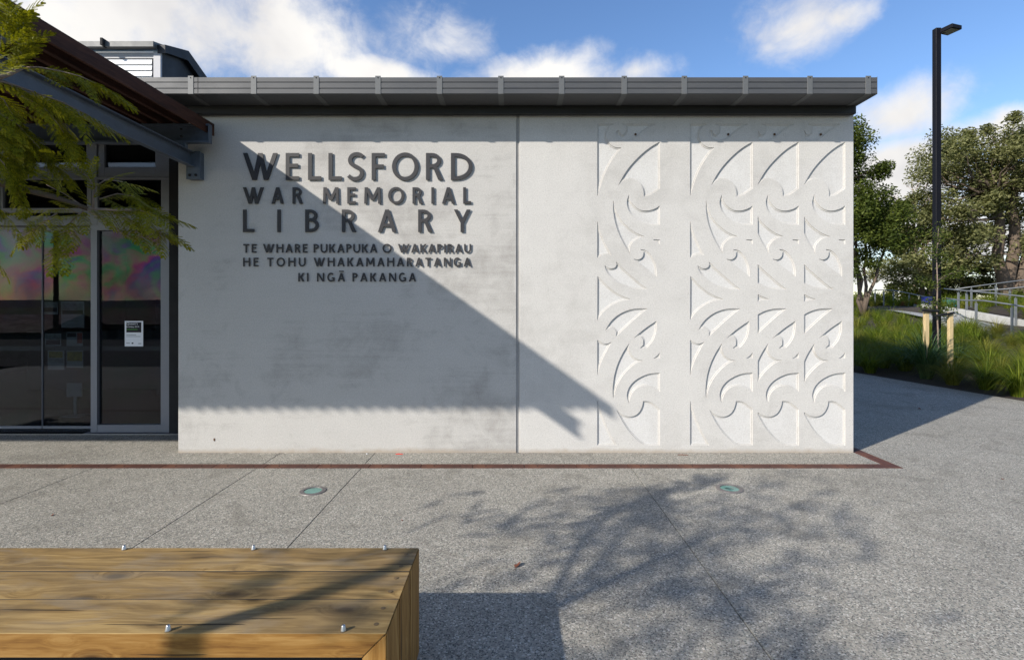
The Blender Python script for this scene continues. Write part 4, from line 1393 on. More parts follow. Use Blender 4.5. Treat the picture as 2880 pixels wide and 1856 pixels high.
def tree(name, label, base, ells, stems, trunk_r, leafm, nl, lsize, seed, bark=M_BARK, nclump=60, clump_r=0.9, group=None, fork=0.35, flat=0.7, elong=2.0, cat='tree', branches=True):
    rng = np.random.default_rng(seed)
    t = thing(name, label, cat, base, group)
    vol = np.array([e[3] * e[4] * e[5] for e in ells], float); vol /= vol.sum()
    cen, spr = [], []
    for _ in range(nclump):
        e = ells[rng.choice(len(ells), p=vol)]
        d = rng.normal(0, 1, 3); d /= np.linalg.norm(d)
        r = rng.random() ** (1 / 2.2)
        r = 0.45 + 0.55 * r
        cen.append([e[0] + d[0] * e[3] * r, e[1] + d[1] * e[4] * r, e[2] + d[2] * e[5] * r])
        spr.append(clump_r * (0.55 + 0.8 * rng.random()))
    cen, spr = np.array(cen), np.array(spr)
    V, Fq = leaves(rng, cen, nl, spr, lsize, flat, elong)
    crown = finish('crown', np_mesh('crown', V, Fq), leafm, t)
    tb = MB()
    ends = []
    for sx_, sy_, sz_ in stems:
        pts = curve_pts(base, (sx_, sy_, sz_), 0.02, rng, 7, 0.10)
        rad = [trunk_r * (1 - 0.55 * i / 7) for i in range(8)]
        rad[0] *= 1.35
        tb.tube(pts, rad, 9)
        ends.append(pts)
    trunk = tb.build('trunk', bark, t, smooth=True)
    if branches:
        bb = MB()
        for c in cen[rng.permutation(len(cen))[:int(nclump * 0.8)]]:
            pts = min(ends, key=lambda q: min(np.linalg.norm(np.array(v) - c) for v in q[3:]))
            cand = [v for v in pts[3:] if v[2] < c[2] + 0.3] or [pts[4]]
            v = min(cand, key=lambda q: np.linalg.norm(np.array(q) - c))
            L = np.linalg.norm(np.array(v) - c)
            r0 = min(trunk_r * 0.42, 0.03 + 0.018 * L)
            cp = curve_pts(v, tuple(c), -0.06, rng, 5, 0.16)
            bb.tube(cp, [r0 * (1 - 0.85 * i / 5) for i in range(6)], 5, cap=False)
        bb.build('branches', bark, t, smooth=True)['kind'] = 'stuff'
    return t


# ------------------------------------------------------------------ planting bed and slope
def bed_mesh():
    ys = list(np.arange(-6, 34, 1.0)) + [40, 55, 90]
    us = [0, 0.06, 0.3, 0.8, 1.6, 2.6, 3.6, 4.6, 5.6, 6.6, 7.6, 8.4, 9.2, 10, 10.8, 12, 14, 18, 26, 45, 90]
    V = []
    rnd = random.Random(3)
    for y in ys:
        for u in us:
            x = bed_edge(y) + u + 0.01
            z = ground_z(x, y) + (rnd.uniform(-0.02, 0.02) if u > 0.1 else 0)
            if u == 0: z = -0.02
            V.append((x, y, z))
    n = len(us)
    Q = [(j * n + i, j * n + i + 1, (j + 1) * n + i + 1, (j + 1) * n + i) for j in range(len(ys) - 1) for i in range(n - 1)]
    return finish('planting_bed', np_mesh('planting_bed', V, Q), M_SOIL, smooth=True)


tag(bed_mesh(), kind='structure')

# sloping path between kerbs
PL = [(14.45, 12.5, 0.36), (14.72, 14.2, 0.44), (14.9, 15.5, 0.53), (15.2, 17, 0.68), (16.4, 20.5, 1.0), (17.6, 24, 1.24), (18.6, 27.5, 1.33), (17.2, 29.6, 1.35)]
PR = [(16.1, 12.5, 0.36), (16.4, 14.5, 0.46), (16.55, 15.8, 0.58), (16.75, 16.9, 0.69), (17.6, 20.5, 1.06), (18.9, 24, 1.26), (20.4, 27.5, 1.35), (20.0, 31.5, 1.35)]
pth = MB()
for (a, b) in zip(PL, PR):
    pth.v += [a, b]
for i in range(len(PL) - 1):
    pth.f.append((2 * i, 2 * i + 1, 2 * i + 3, 2 * i + 2))
pm_ = pth.build('path', plain('path_concrete', (0.30, 0.305, 0.31), 0.85, 0, 0.12, 5, 0.3))
tag(pm_, kind='structure')


def kerb(pts, w, h0, h1, name='kerb'):
    m = MB()
    for i in range(len(pts)):
        p = Vector(pts[i])
        d = (Vector(pts[min(i + 1, len(pts) - 1)]) - Vector(pts[max(i - 1, 0)])); d.z = 0; d.normalize()
        nn = Vector((d.y, -d.x, 0)) * w
        m.v += [tuple(p + Vector((0, 0, h0))), tuple(p + Vector((0, 0, h1))), tuple(p + nn + Vector((0, 0, h1))), tuple(p + nn + Vector((0, 0, h0)))]
    for i in range(len(pts) - 1):
        a = 4 * i
        for q in ((0, 1), (1, 2), (2, 3), (3, 0)):
            m.f.append((a + q[0], a + q[1], a + 4 + q[1], a + 4 + q[0]))
    e = len(pts) * 4 - 4
    m.f.append((0, 1, 2, 3)); m.f.append((e, e + 1, e + 2, e + 3))
    return m.build(name, M_KERB, bev=0.01)


k1 = tag(kerb(PR[:6], 0.16, -0.3, 0.29, 'retaining_wall'), 'long low white concrete wall along the far side of the sloping path', 'wall')
k2 = tag(kerb([(a - 0.12, b, c) for a, b, c in PL[:5]], 0.12, -0.3, 0.03), kind='structure')
tag(box('retaining_wall', 19.3, 20.9, 28.2, 28.5, 1.0, 1.42, M_KERB), 'short grey concrete wall end under the far handrail posts', 'wall')

# handrails
railm = plain('galvanised_rail', (0.17, 0.18, 0.19), 0.5, 0.2, 0.12, 8)


def handrail(label, pts, posts, r=0.024):
    t = thing('handrail', label, 'handrail', posts[0][:3] if posts else pts[0])
    MB().tube(pts, r, 8).build('rail', railm, t, smooth=True)
    for x, y, z0, z1 in posts:
        pp = box('post', x - 0.038, x + 0.038, y - 0.012, y + 0.012, z0, z1 - 0.09, railm, t)
        MB().tube([(x, y, z1 - 0.1), (x, y, z1 - 0.01)], 0.009, 6).build('bracket', railm, pp)
    return t


def rail_at(lst):
    return [tuple(P(a, b, c)) for a, b, c in lst]


r1 = rail_at([(2662, 839, 20.2), (2690, 843, 19.3), (2720, 845, 18.1), (2746, 845, 17.0), (2770, 846, 16.5), (2846, 857, 15.5), (2900, 866, 14.9), (2990, 884, 14.0)])
handrail('near handrail on two square posts beside the path', r1, [(15.2, 17, 0.65, r1[3][2]), (14.93, 15.5, 0.50, r1[5][2]), (14.75, 14.2, 0.40, r1[6][2] - 0.03)])
r2 = rail_at([(2655, 812, 21.8), (2692, 815.5, 20.5), (2740, 820, 19.3), (2800, 825, 18.2), (2880, 834, 16.9), (2960, 845, 16.0)])
pr2 = [P(2690, 816, 20.5), P(2713, 818, 20.0), P(2850, 831, 17.3)]
handrail('handrail standing on the white wall, sloping down to the right', r2, [(p.x + 0.08, p.y, zz, p.z) for p, zz in zip(pr2, (1.0, 0.95, 0.7))])
r3 = rail_at([(2690, 813, 22.2), (2760, 803, 22.0), (2830, 794, 22.0), (2900, 785, 22.0), (2960, 780, 22)])
handrail('topmost handrail rising to the right before the big tree', r3, [(P(a, 0, 22).x, 22.05, 1.3, P(0, b, 22).z) for a, b in ((2735, 807), (2804, 797), (2900, 785))])
r4 = rail_at([(2735, 818, 21.0), (2780, 816, 20.8), (2830, 813, 20.4), (2880, 807, 20.2), (2960, 800, 20)])
handrail('second handrail from the top, before the dark grass bank', r4, [(P(a, 0, 20.6).x, 20.6, 1.2, P(0, b, 20.6).z) for a, b in ((2840, 812), (2930, 804))])
r5 = rail_at([(2449, 823, 29.5), (2452, 818, 29.2), (2462, 816.5, 29), (2486, 815, 29), (2513, 817, 28.6), (2557, 825, 27), (2600, 834, 25.5), (2645, 845, 24)])
handrail('far handrail on four short posts left of the lamp post', r5, [(P(a, 0, d).x, d, 1.2, P(0, b, d).z) for a, b, d in ((2461, 817, 29), (2485.5, 815, 29), (2513, 817, 28.6), (2557, 825, 27), (2611, 837, 25.2))])

# bins and boulder by the path
def bin_(label, px, py0, py1, w, Yb, m):
    a = P(px, py1, Yb)
    h = (py1 - py0) * Yb / F
    t = thing('wheelie_bin', label, 'bin', (a.x, a.y, a.z), 'bins by the path')
    MB().prism([(-w * 0.42, 0), (w * 0.42, 0), (w * 0.5, h * 0.88), (-w * 0.5, h * 0.88)], 'y', -w * 0.45, w * 0.45).build('body', m, t, bev=0.02, loc=(a.x, a.y, a.z))
    MB().prism([(-w * 0.55, h * 0.88), (w * 0.55, h * 0.88), (w * 0.50, h), (-w * 0.40, h)], 'y', -w * 0.5, w * 0.5).build('lid', m, t, bev=0.015, loc=(a.x, a.y, a.z))
    for s in (-1, 1):
        MB().tube([(a.x + s * w * 0.4, a.y + w * 0.44, a.z + 0.06), (a.x + s * w * 0.48, a.y + w * 0.44, a.z + 0.06)], 0.07, 12).build('wheel', M_TIE, t)


bin_('dark blue bin behind the young staked tree', 2611, 835, 868, 0.42, 24.5, M_BLUE)
bin_('teal bin right of the staked tree', 2676, 844, 874, 0.46, 23.5, M_TEAL)
rk = MB().lathe([(0.10, -0.1), (0.34, 0.05), (0.38, 0.2), (0.26, 0.36), (0.08, 0.42)], n=9).mesh('boulder')
rr_ = random.Random(2)
for v in rk.vertices:
    v.co += Vector((rr_.uniform(-.05, .05), rr_.uniform(-.05, .05), rr_.uniform(-.04, .04)))
q = P(2572, 880, 27)
tag(finish('boulder', rk, M_ROCK, loc=tuple(q), smooth=False), 'grey boulder beside the path near the blue bin', 'boulder')

# ------------------------------------------------------------------ tussock grasses
def tussock(rng, n, h, lean, width):
    """arching blades rooted near the origin"""
    SEG = 5
    ang = rng.random(n) * 2 * pi
    r0 = rng.random(n) * 0.10
    hh = h * (0.55 + 0.6 * rng.random(n))
    ln = lean * (0.25 + 1.1 * rng.random(n))
    dirv = np.stack([np.cos(ang), np.sin(ang)], 1)
    tw = rng.normal(0, 0.25, n)
    side = np.stack([-np.sin(ang + tw), np.cos(ang + tw)], 1)
    V = np.zeros((n, SEG + 1, 2, 3))
    for s in range(SEG + 1):
        u = s / SEG
        out = r0 + ln * hh * (u ** 1.7)
        z = hh * (u * 1.25 - (0.25 + 0.55 * np.minimum(ln, 1.4)) * u ** 2.6)
        w = width * (1 - u ** 2 * 0.93) * 0.5
        c = np.stack([dirv[:, 0] * out, dirv[:, 1] * out, z], 1)
        o = np.stack([side[:, 0] * w, side[:, 1] * w, 0 * z], 1)
        V[:, s, 0] = c - o; V[:, s, 1] = c + o
    V = V.reshape(-1, 3)
    base = (np.arange(n) * (SEG + 1) * 2)[:, None]
    Q = []
    for s in range(SEG):
        a = base + s * 2
        Q.append(np.concatenate([a, a + 1, a + 3, a + 2], 1))
    return V, np.concatenate(Q)


rng = np.random.default_rng(9)
TUS = []
for k in range(5):
    V, Q = tussock(rng, 460, 0.80, 1.15, 0.0072)
    TUS.append((V, Q))
tus_me = []
for (V, Q), m in zip(TUS, (M_GRASS, M_GRASS, M_GRASS3, M_GRASS, M_GRASS3)):
    me = np_mesh('grass_tussock', V, Q); me.materials.append(m); tus_me.append(me)
Vb, Qb = tussock(rng, 420, 1.25, 1.0, 0.013)
big_me = np_mesh('flax_clump', Vb, Qb); big_me.materials.append(M_GRASS2)
q = P(2604, 1070, 10.45)
o = finish('flax_clump', big_me, None, loc=(q.x, 10.45, ground_z(q.x, 10.45) - 0.02))
tag(o, 'large blue green arching grass clump at the bed edge before the stakes', 'grass clump')
placed = [(q.x, 10.45)]
# front row and second row, each clump its own thing
rnd = random.Random(12)
cnt = 0
front = []
for row, (du, step) in enumerate(((0.40, 0.55), (0.98, 0.62), (1.7, 0.72))):
    y = 6.9 + 0.2 * row
    while y < 12.6 + row * 0.9:
        x = bed_edge(y) + du + rnd.uniform(-0.10, 0.14)
        if all((x - a) ** 2 + (y - b) ** 2 > 0.30 for a, b in placed):
            front.append((x, y, row))
        y += step * rnd.uniform(0.85, 1.2)
names = {0: 'green tussock along the paving edge of the bed',
         1: 'green tussock in the second row of the bed',
         2: 'green tussock in the third row up the planted slope'}
front = [f for f in front if 1440 + F * (f[0] + 0.25) / f[1] > 2401 and 1440 + F * (f[0] - 0.35) / f[1] < 2880]
front.sort(key=lambda f: (f[2], -f[1]))
ordn = ['first', 'second', 'third', 'fourth', 'fifth', 'sixth', 'seventh', 'eighth', 'ninth', 'tenth', 'eleventh', 'twelfth', 'thirteenth', 'fourteenth', 'fifteenth', 'sixteenth']
rc = {0: 0, 1: 0, 2: 0}
for x, y, row in front:
    k = rnd.randrange(5)
    s = rnd.uniform(0.85, 1.15)
    o = finish('grass_tussock', tus_me[k], None, loc=(x, y, ground_z(x, y) - 0.02), rot=(0, 0, rnd.uniform(0, 6.28)), scale=(s, s, s * rnd.uniform(0.9, 1.1)))
    rc[row] += 1
    tag(o, names[row].replace('green tussock', ordn[rc[row] - 1] + ' tussock from the wall corner'), 'grass clump', 'tussock grasses row %s' % ('at the edge', 'behind it', 'up the slope')[row])
    placed.append((x, y))


def scatter(name, pts, mat, sizes, seed):
    r_ = random.Random(seed)
    VV, QQ, off = [], [], 0
    for (x, y), s in zip(pts, sizes):
        V, Q = TUS[r_.randrange(5)]
        if y > 17:
            keep = np.arange(0, 120 * 6 * 2)
            V = V[keep]
            nb = 120
            base = (np.arange(nb) * 12)[:, None]
            Q = np.concatenate([np.concatenate([base + s_ * 2, base + s_ * 2 + 1, base + s_ * 2 + 3, base + s_ * 2 + 2], 1) for s_ in range(5)])
        a = r_.uniform(0, 6.28)
        R = np.array([[cos(a), -sin(a), 0], [sin(a), cos(a), 0], [0, 0, 1]]) * s
        W_ = V @ R.T + np.array([x, y, ground_z(x, y) - 0.02])
        VV.append(W_); QQ.append(Q + off); off += len(W_)
    me = np_mesh(name, np.concatenate(VV), np.concatenate(QQ))
    o = finish(name, me, mat)
    return tag(o, kind='stuff')


def on_path(x, y):
    for i in range(len(PL) - 1):
        if PL[i][1] <= y <= PL[i + 1][1] and i < 6:
            u = (y - PL[i][1]) / (PL[i + 1][1] - PL[i][1])
            a = PL[i][0] + (PL[i + 1][0] - PL[i][0]) * u; b = PR[i][0] + (PR[i + 1][0] - PR[i][0]) * u
            return a - 0.45 < x < b + 0.35
    return False


pts, pts3, sz, sz3 = [], [], [], []
y = 8.2
while y < 30:
    x = bed_edge(y) + 2.2
    while x < 27:
        xx_, yy_ = x + rnd.uniform(-.25, .25), y + rnd.uniform(-.25, .25)
        pxx = 1440 + F * xx_ / yy_
        ok = 2300 < pxx < 3450 and not on_path(xx_, yy_)
        if 1440 + F * 14.2 / 15.5 < pxx and yy_ < 15.2 and xx_ > 11.0:
            ok = ok and rnd.random() < 0.25
        if ok and all((xx_ - a) ** 2 + (yy_ - b) ** 2 > 0.16 for a, b in placed):
            (pts if rnd.random() < 0.68 else pts3).append((xx_, yy_)); (sz if len(pts) + len(pts3) == len(sz) + len(sz3) + 1 and (xx_, yy_) in pts[-1:] else sz3).append(rnd.uniform(0.75, 1.1))
        x += 0.62 if y < 16 else 0.8
    y += 0.58 if y < 16 else 0.8
sz = [rnd.uniform(0.75, 1.15) for _ in pts]; sz3 = [rnd.uniform(0.7, 1.0) for _ in pts3]
tag(scatter('ground_cover', pts, M_GRASS, sz, 1), 'green tussock grasses massed over the planted slope', 'grass')
tag(scatter('ground_cover', pts3, M_GRASS3, sz3, 2), 'golden green tussock grasses mixed through the planted slope', 'grass')

# ------------------------------------------------------------------ lamp post
LY = 11.2
LX = P(2634.5, 0, LY).x
lamp = thing('lamp_post', 'tall slim black lamp post with box luminaire rising from the planted bed', 'lamp post', (LX, LY, 0))
zt = P(0, 82, LY).z
box('pole', LX - 0.057, LX + 0.057, LY - 0.055, LY + 0.055, 0.0, zt, M_POST, lamp, bev=0.006)
hd = MB().box(-0.145, 0.145, -0.14, 0.14, 0, 0.085).build('luminaire', M_POST, lamp, bev=0.006, loc=(LX + 0.20, LY - 0.10, zt - 0.11), rot=(0, 0, 0.30))
MB().box(-0.12, 0.12, -0.11, 0.11, -0.003, 0.002).build('lamp_lens', plain('lamp_diffuser', (0.25, 0.25, 0.20), 0.3), hd, loc=(LX + 0.20, LY - 0.10, zt - 0.11), rot=(0, 0, 0.30))
MB().tube([(LX + 0.055, LY, zt - 0.09), (LX + 0.14, LY - 0.06, zt - 0.09)], 0.03, 8).build('arm', M_POST, lamp)

# ------------------------------------------------------------------ young staked tree
yt = thing('staked_young_tree', 'thin young tree with feathery leaves tied between two timber stakes', 'tree', (P(2636, 0, 10.7).x, 10.7, 0.2))
tp = [P(2640, 1010, 10.7), P(2638, 930, 10.7), P(2635, 870, 10.72), P(2637, 800, 10.7), P(2634, 720, 10.75), P(2640, 640, 10.8)]
MB().tube(tp, [0.016, 0.015, 0.014, 0.012, 0.009, 0.004], 7).build('trunk', M_TWIG, yt, smooth=True)
yb = MB()
cen = []
rng = np.random.default_rng(31)
for a, b in (((2636, 800), (2700, 768)), ((2637, 820), (2590, 790)), ((2636, 860), (2672, 880)), ((2635, 760), (2668, 715)), ((2634, 730), (2612, 690)), ((2635, 850), (2600, 862)), ((2636, 790), (2730, 762)), ((2637, 875), (2662, 905)), ((2637, 690), (2650, 660))):
    A_, B_ = P(*a, 10.72), P(*b, 10.55 + rng.random() * 0.5)
    cp = curve_pts(tuple(A_), tuple(B_), 0.1, rng, 4, 0.1)
    yb.tube(cp, [0.006, 0.005, 0.004, 0.003, 0.002], 4, cap=False)
    for c in cp[1:]:
        cen.append(c)
yb.build('branches', M_TWIG, yt, smooth=True)
cen = np.array(cen + [tuple(p) for p in tp[2:]])
V, Q = leaves(rng, cen, 2600, np.full(len(cen), 0.17), 0.05, 0.8, 2.6)
finish('crown', np_mesh('crown', V, Q), M_DKLEAF, yt)
for px, lb in ((2604.5, 'left timber stake of the young tree'), (2672.5, 'right timber stake of the young tree')):
    p = P(px, 878, 10.6)
    o = box('tree_stake', p.x - 0.045, p.x + 0.045, 10.57, 10.63, 0.0, p.z, M_STAKE, None, bev=0.006)
    tag(o, lb, 'stake', 'stakes of the young tree')
for a, b, lb in (((2595, 873), (2640, 875), 'left black rubber strap tying the young tree to its stake'), ((2632, 888), (2682, 880), 'right black rubber strap tying the young tree to its stake')):
    A_, B_ = P(*a, 10.54), P(*b, 10.56)
    m = MB().tube([A_, (A_ + B_) / 2 + Vector((0, -0.01, -0.006)), B_], 0.027, 6).build('tree_tie', M_TIE)
    tag(m, lb, 'tree tie', 'ties of the young tree')

# ------------------------------------------------------------------ background trees
def ell(px, py, Y, rx, ry, rz):
    p = P(px, py, Y)
    return (p.x, p.y, p.z, rx, ry, rz)


b0 = P(2835, 862, 30)
tree('gum_tree', 'big spreading olive green tree with thick trunk at the right edge', (b0.x, 30, 1.2),
     [ell(2840, 430, 30, 4.6, 3.6, 2.2), ell(2730, 500, 30, 3.2, 3.0, 2.0), ell(2950, 520, 30, 4, 4, 3.4), ell(2680, 590, 29.5, 1.8, 2.0, 1.3), ell(2780, 690, 29, 2.8, 2.2, 1.1), ell(2870, 640, 31, 2.6, 2.2, 1.6)],
     [(P(2870, 480, 30).x, 30.2, P(0, 470, 30).z), (P(2770, 560, 30).x, 29.6, P(0, 540, 30).z), (P(2950, 560, 30).x, 30, P(0, 540, 30).z)], 0.36, M_GUM, 85000, 0.17, 41, nclump=190, clump_r=0.78, flat=0.85, elong=2.4)
b0 = P(2430, 850, 24)
tree('evergreen_tree', 'dark green many-stemmed tree growing beside the corner of the wall', (b0.x, 24, 1.0),
     [ell(2330, 420, 24, 1.5, 1.5, 1.5), ell(2390, 520, 24, 1.6, 1.6, 1.3), ell(2420, 610, 24, 2.1, 1.9, 1.1), ell(2480, 660, 23.5, 1.6, 1.5, 0.75), ell(2370, 700, 24, 1.6, 1.5, 1.2)],
     [(P(2350, 450, 24).x, 24, P(0, 450, 24).z), (P(2450, 590, 24).x, 24.2, P(0, 600, 24).z), (P(2490, 650, 24).x, 23.6, P(0, 660, 24).z), (P(2410, 560, 24).x, 24.4, P(0, 560, 24).z)], 0.085, M_DKLEAF, 60000, 0.12, 42, bark=M_BARK, nclump=130, clump_r=0.6, flat=0.85)
b0 = P(2600, 862, 33)
tree('broadleaf_tree', 'mid green tree with low hanging dark foliage behind the lamp post', (b0.x, 33, 1.2),
     [ell(2560, 620, 33, 2.6, 2.2, 1.1), ell(2640, 690, 33, 2.6, 2.2, 1.2), ell(2540, 770, 32, 1.6, 1.6, 0.7), ell(2590, 745, 32.5, 1.8, 1.6, 0.6), ell(2700, 770, 33, 2.8, 2, 0.8)],
     [(P(2570, 640, 33).x, 33, P(0, 650, 33).z), (P(2650, 700, 33).x, 33, P(0, 690, 33).z)], 0.16, M_GUM, 40000, 0.16, 43, nclump=100, clump_r=0.8, flat=0.8)

# bare winter tree
bt = thing('bare_tree', 'leafless brown winter tree showing above the foliage left of the lamp post', 'tree', (P(2570, 0, 42).x, 42, 1.3))
tb = MB(); rng = np.random.default_rng(8)
root = P(2575, 850, 42)


def bare(p, d, L, r, depth):
    q = p + d * L
    tb.tube([p, (p + q) / 2 + Vector(rng.normal(0, L * 0.03, 3)), q], [r, r * 0.8, r * 0.62], 4, cap=False)
    if depth == 0:
        return
    for _ in range(3 if depth > 1 else 4):
        nd = (d + Vector(rng.normal(0, 0.38, 3)) + Vector((0, 0, 0.12))).normalized()
        bare(q, nd, L * rng.uniform(0.62, 0.82), r * 0.6, depth - 1)


bare(Vector((root.x, 42, 1.3)), Vector((0, 0, 1)), 3.2, 0.14, 5)
tb.build('trunk', M_BARE, bt)


def shrub(name, label, px, py0, py1, Y, w, m, n, seed, size=0.11):
    rng = np.random.default_rng(seed)
    a = P(px, py1, Y); top = P(px, py0, Y).z
    zc = (a.z + top) / 2; rz = (top - a.z) / 2
    t = thing(name, label, 'shrub', (a.x, Y, a.z))
    cen, sp = [], []
    for _ in range(22):
        d = rng.normal(0, 1, 3); d /= np.linalg.norm(d)
        r = rng.random() ** 0.5
        cen.append((a.x + d[0] * w * r, Y + d[1] * w * 0.6 * r, zc + d[2] * rz * 0.9 * r)); sp.append(rz * rng.uniform(0.3, 0.55))
    V, Q = leaves(rng, np.array(cen), n, np.array(sp), size, 0.8, 1.8)
    finish('foliage', np_mesh('foliage', V, Q), m, t)
    sb = MB()
    for c in cen[:9]:
        sb.tube(curve_pts((a.x, Y, a.z - 0.1), c, 0.05, rng, 3, 0.1), [0.03, 0.022, 0.015, 0.008], 5, cap=False)
    sb.build('stems', M_BARK, t)


shrub('shrub', 'yellow green shrub lowest at the wall corner beyond the grasses', 2430, 812, 890, 30, 1.5, M_LIME, 5000, 51)
shrub('shrub', 'yellow green shrub behind the first posts of the far handrail', 2505, 826, 880, 32, 1.4, M_LIME, 4500, 52)
shrub('shrub', 'taller lime green shrub behind the far handrail near the lamp post', 2560, 785, 875, 34, 2.4, M_LIME, 8000, 53)
shrub('shrub', 'reddish shrub beside the boulder and the blue bin', 2578, 832, 872, 28, 0.8, M_REDBUSH, 2600, 54, 0.08)
shrub('shrub', 'lime green shrub right of the lamp post beyond the bins', 2680, 768, 872, 35, 2.6, M_LIME, 9000, 55)
shrub('shrub', 'dark green shrub under the big tree at the right edge', 2790, 812, 880, 33, 3.6, M_DKLEAF, 11000, 56)
shrub('shrub', 'dark green shrub at the frame edge behind the topmost handrail', 2900, 800, 880, 30, 2.6, M_DKLEAF, 8000, 57)

# ------------------------------------------------------------------ what the doors mirror: houses and a pole down the slope behind
for lb, x, y, w, d, e, r_ in (('pale house with brown gable roof down the slope behind, mirrored in the glass', -41, -48, 9, 7, -0.6, 1.1), ('pale house with low brown roof across the road, mirrored in the glass', -44, -33, 12, 7, -0.7, 0.7)):
    t = thing('house', lb, 'house', (x, y, -3.12))
    box('wall', x - w / 2, x + w / 2, y - d / 2, y + d / 2, -3.2, e, M_CLAD, t)
    MB().prism([(y - d / 2 - 0.5, e), (y, r_), (y + d / 2 + 0.5, e)], 'x', x - w / 2 - 0.5, x + w / 2 + 0.5).build('roof', M_ROOFTILE, t)
    for k in range(3):
        box('window', x - w / 2 + 1 + k * 2.6, x - w / 2 + 2.4 + k * 2.6, y + d / 2, y + d / 2 + 0.03, -2.1, -1.0, M_INK, t)
pl = thing('utility_pole', 'timber power pole standing by the road behind, mirrored in the door', 'pole', (-26.5, -17.8, -1.5))
MB().tube([(-26.5, -17.8, -1.8), (-26.5, -17.8, 8.2)], [0.15, 0.10], 10).build('pole', M_BARK, pl)
box('cross_arm', -27.5, -25.5, -17.85, -17.75, 7.5, 7.62, M_BARK, pl)
for zz, yy in ((7.66, -17.9), (7.0, -17.7)):
    MB().tube([(-80, yy - 4, zz + 0.3), (-53, yy - 2, zz - 0.5), (-26.5, yy, zz), (0, yy + 1, zz - 0.6), (40, yy, zz + 0.2)], 0.012, 4).build('wire', M_DARK, pl)

# ------------------------------------------------------------------ feathery tree at the left
def frond_mesh(seed, fine=True):
    rnd = random.Random(seed)
    L = 0.19
    n = 8
    m = MB()
    V, Fc = [], []
    def rach(s):
        return Vector((s * L, 0.004 * sin(s * 5 + seed), -0.03 * s * s * (1 + 0.3 * (seed % 3))))
    for i in range(n):
        s = (i + 0.8) / n
        c = rach(s)
        pl_ = 0.068 * (sin(pi * (0.18 + 0.74 * s)) ** 0.8) * rnd.uniform(0.88, 1.1)
        for sd in (-1, 1):
            a = radians(52 - 18 * s + rnd.uniform(-6, 6))
            d = Vector((cos(a), sd * sin(a), -0.10 - 0.25 * rnd.random()))
            d.normalize()
            nrm = Vector((0, 0, 1))
            sidev = d.cross(nrm).normalized()
            if fine:
                k = 12
                for j in range(k):
                    u = (j + 0.6) / k
                    b = c + d * pl_ * u + Vector((0, 0, -0.006 * u * u))
                    ll = 0.0086 * (1 - 0.5 * u ** 3)
                    for s2 in (-1, 1):
                        e = (sidev * s2 + d * 0.45).normalized()
                        w = d * 0.0021
                        kx = len(V)
                        tip = b + e * ll + Vector((0, 0, -0.0012))
                        V.extend([b - w, b + w, tip + w * 0.4, tip - w * 0.6])
                        Fc.append((kx, kx + 1, kx + 2, kx + 3))
            else:
                kx = len(V)
                w = sidev * 0.0062
                V.extend([c, c + d * pl_ * 0.4 + w, c + d * pl_, c + d * pl_ * 0.4 - w])
                Fc.append((kx, kx + 1, kx + 2, kx + 3))
    kx = len(V)
    w = 0.0007
    for s in (0, 0.33, 0.66, 1.0):
        c = rach(s)
        V.extend([c + Vector((0, w, 0.0004)), c + Vector((0, -w, 0.0004))])
    for i in range(3):
        a = kx + 2 * i
        Fc.append((a, a + 1, a + 3, a + 2))
    return np.array([tuple(v) for v in V]), np.array(Fc)


FR = []
for k in range(5):
    V, Q = frond_mesh(k)
    me = np_mesh('frond', V, Q); me.materials.append(M_FERN)
    FR.append(me)
LOWF = [frond_mesh(k + 20, False) for k in range(3)]

TX, TY = -3.0, 0.25
ft = thing('feathery_tree', 'young tree with feathery green fronds reaching in over the bench from the left', 'tree', (TX, TY, 0))
tk = MB().tube([(TX + 0.02, TY, -0.02), (TX, TY + 0.01, 0.6), (TX - 0.02, TY, 1.3), (TX + 0.01, TY - 0.02, 2.0), (TX, TY, 2.7), (TX + 0.05, TY, 3.3)], [0.055, 0.045, 0.042, 0.036, 0.026, 0.012], 10)
trunk = tk.build('trunk', M_BARK, ft, smooth=True)

rnd = random.Random(77)
nfr = 0


def place_frond(p, d, s, roll):
    global nfr
    d = d.normalized()
    up = Vector((0, 0, 1)) + Vector((rnd.uniform(-.35, .35), rnd.uniform(-.35, .35), 0))
    y = up.cross(d).normalized(); z = d.cross(y)
    R = Matrix((d, y, z)).transposed().to_4x4()
    e = (R @ Matrix.Rotation(roll, 4, 'X')).to_euler()
    finish('frond', FR[rnd.randrange(5)], None, ft, loc=tuple(p), rot=tuple(e), scale=(s, s, s))
    nfr += 1


def twig(pts, r0, r1, fronds=True, step=0.0155, fs=0.85, mat=M_TWIG, start=0.0, name='twig'):
    P_ = [Vector(p) for p in pts]
    rad = [r0 + (r1 - r0) * i / (len(P_) - 1) for i in range(len(P_))]
    MB().tube(P_, rad, 7).build(name, mat, ft, smooth=True)
    if not fronds:
        return
    acc_ = start
    side = 1
    for a, b in zip(P_[:-1], P_[1:]):
        L = (b - a).length
        t = acc_
        while t < L:
            p = a + (b - a) * (t / L)
            d = (b - a).normalized()
            ang = side * radians(rnd.uniform(28, 62))
            # fan sideways in the plane that faces away from the trunk, and droop
            n = Vector((0.05, -0.45, 0.88)).normalized()
            dd = Matrix.Rotation(ang, 3, n) @ d
            dd = (dd + Vector((0.12, 0.0, -0.12 + rnd.uniform(-.15, .1)))).normalized()
            place_frond(p, dd, fs * rnd.uniform(0.75, 1.15), rnd.uniform(-0.5, 0.5))
            side = -side
            t += step * rnd.uniform(0.8, 1.2)
        acc_ = t - L
    place_frond(P_[-1], (P_[-1] - P_[-2]), fs, 0.1)


def V3(lst):
    return [P(*q) for q in lst]


